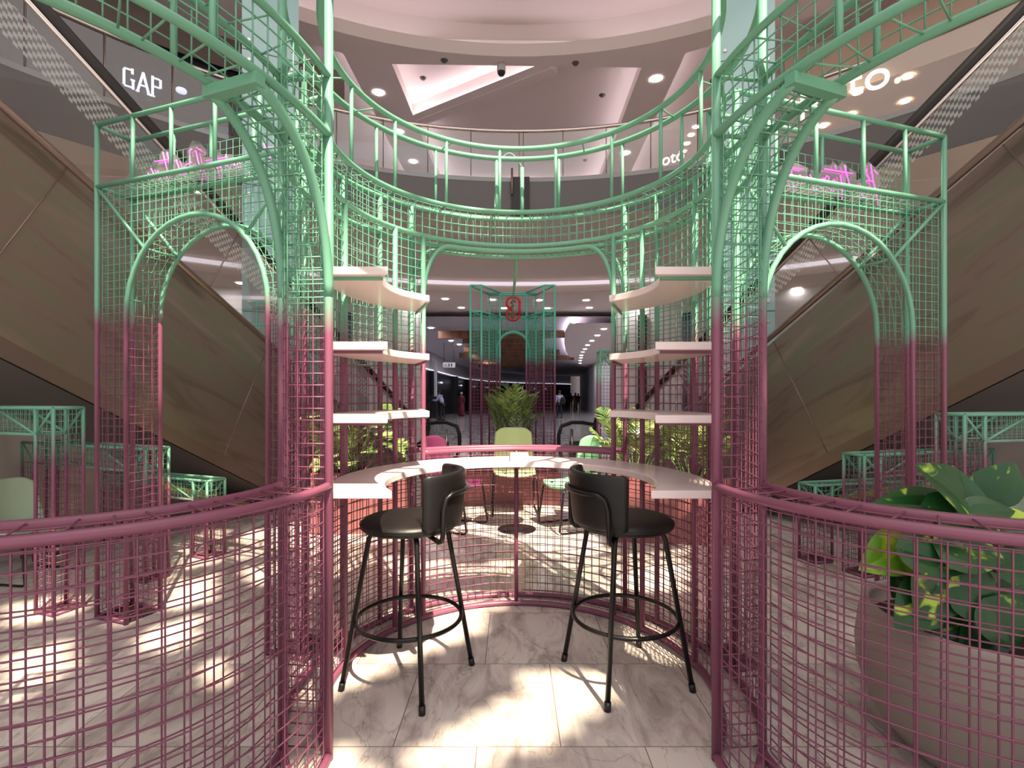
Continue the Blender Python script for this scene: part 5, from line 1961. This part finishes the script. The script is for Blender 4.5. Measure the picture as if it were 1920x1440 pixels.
c = ray_circle(266, 155, 10.9)
az = math.atan2(c.y - AT.y, c.x - AT.x) - PI / 2
t = thing('shop_sign', c, 'white lettered shop sign reading GAP on the dark upper left shopfront', 'shop sign')
ex = Vector((math.cos(az), math.sin(az), 0))
def glyph(strokes, off, name):
    b = MB()
    for (x0, z0, x1, z1) in strokes:
        p, q = c + ex * (off + x0) + Vector((0, 0, z0)), c + ex * (off + x1) + Vector((0, 0, z1))
        w = .012 if abs(z1 - z0) < .1 else .021
        dirn = (q - p).normalized(); nn_ = dirn.cross(Vector((-ex.y, ex.x, 0)))
        b.v += [tuple(p - nn_ * w), tuple(q - nn_ * w), tuple(q + nn_ * w), tuple(p + nn_ * w)]
        i = len(b.v) - 4; b.f.append((i, i + 1, i + 2, i + 3)); b.sm.append(False)
        off_ = Vector((ex.y, -ex.x, 0)) * .03
        b.v += [tuple(Vector(v) + off_) for v in b.v[-4:]]
        j = len(b.v) - 4; b.f.append((j + 3, j + 2, j + 1, j)); b.sm.append(False)
        for a_, b_ in ((0, 1), (1, 2), (2, 3), (3, 0)):
            b.f.append((i + a_, i + b_, j + b_, j + a_)); b.sm.append(False)
    b.make(name, M['signw'], t)
h = .195
glyph([(-.07, -h + .05, -.07, h - .05), (-.07, h - .03, .06, h - .03), (-.07, -h + .03, .07, -h + .03), (.06, h, .06, h - .10), (.07, -h, .07, -.02), (.03, -.02, .10, -.02)], -.21, 'letter_g')
glyph([(-.09, -h, .0, h), (.0, h, .09, -h), (-.05, -.06, .05, -.06), (-.12, -h, -.06, -h), (.06, -h, .13, -h)], .02, 'letter_a')
glyph([(-.06, -h, -.06, h), (-.06, h - .03, .06, h - .03), (.07, h - .03, .07, .0), (-.06, .0, .06, .0), (-.10, -h, -.02, -h)], .23, 'letter_p')
c2 = ray_circle(1590, 160, 11.1); az2 = math.atan2(c2.y - AT.y, c2.x - AT.x) - PI / 2
t2 = text_obj('shop_sign', 'poto.', c2, az2, .85, M['signwarm']); tag(t2, 'large warm lit rounded letters of the shop sign on the peach bulkhead, at the right', 'shop sign')
c3 = ray_circle(1262, 296, 12.9)
t2 = text_obj('shop_sign', 'oto', dep(1262, 296, 15.5), math.radians(-40), .5, M['signwarm']); tag(t2, 'small warm lit shop sign letters seen through the mezzanine glass', 'shop sign')

# end loops of the escalators going down, beyond the chairs
for sg, lb in ((-1, 'left'), (1, 'right')):
    x0 = -.93 if sg < 0 else .83
    t = thing('escalator_end', (x0 + sg * .4, 9.3, 0), 'rounded black handrail end with perforated panel ' + ('left' if sg < 0 else 'right') + ' of the far gate', 'escalator end')
    pts = [(x0 + sg * .72, 9.45, .86), (x0 + sg * .45, 9.32, .91), (x0 + sg * .25, 9.2, .92), (x0 + sg * .05, 9.1, .86), (x0, 9.08, .70), (x0 - sg * .0, 9.08, .5), (x0 + sg * .05, 9.1, .3), (x0 + sg * .3, 9.2, .2)]
    b = MB(); b.tube(pts, .035, 8); b.make('handrail', M['rubber'], t)
    b = MB(); b.poly([pts[0], pts[1], pts[2], pts[3], pts[4], pts[5], pts[6], pts[7], (x0 + sg * .72, 9.45, .2)]); b.make('side_glass', M['rail_glass'], t)
    b = MB(); b.box((x0 + sg * .45, 9.34, .38), (.55, .03, .40), math.atan2(.35, .7) * sg); b.make('perforated_panel', M['edge'], t)
    b = MB(); b.tube([(x0 + sg * .25, 9.25, 0), (x0 + sg * .25, 9.25, .8)], .03, 8); b.make('newel', M['rail_steel'], t)
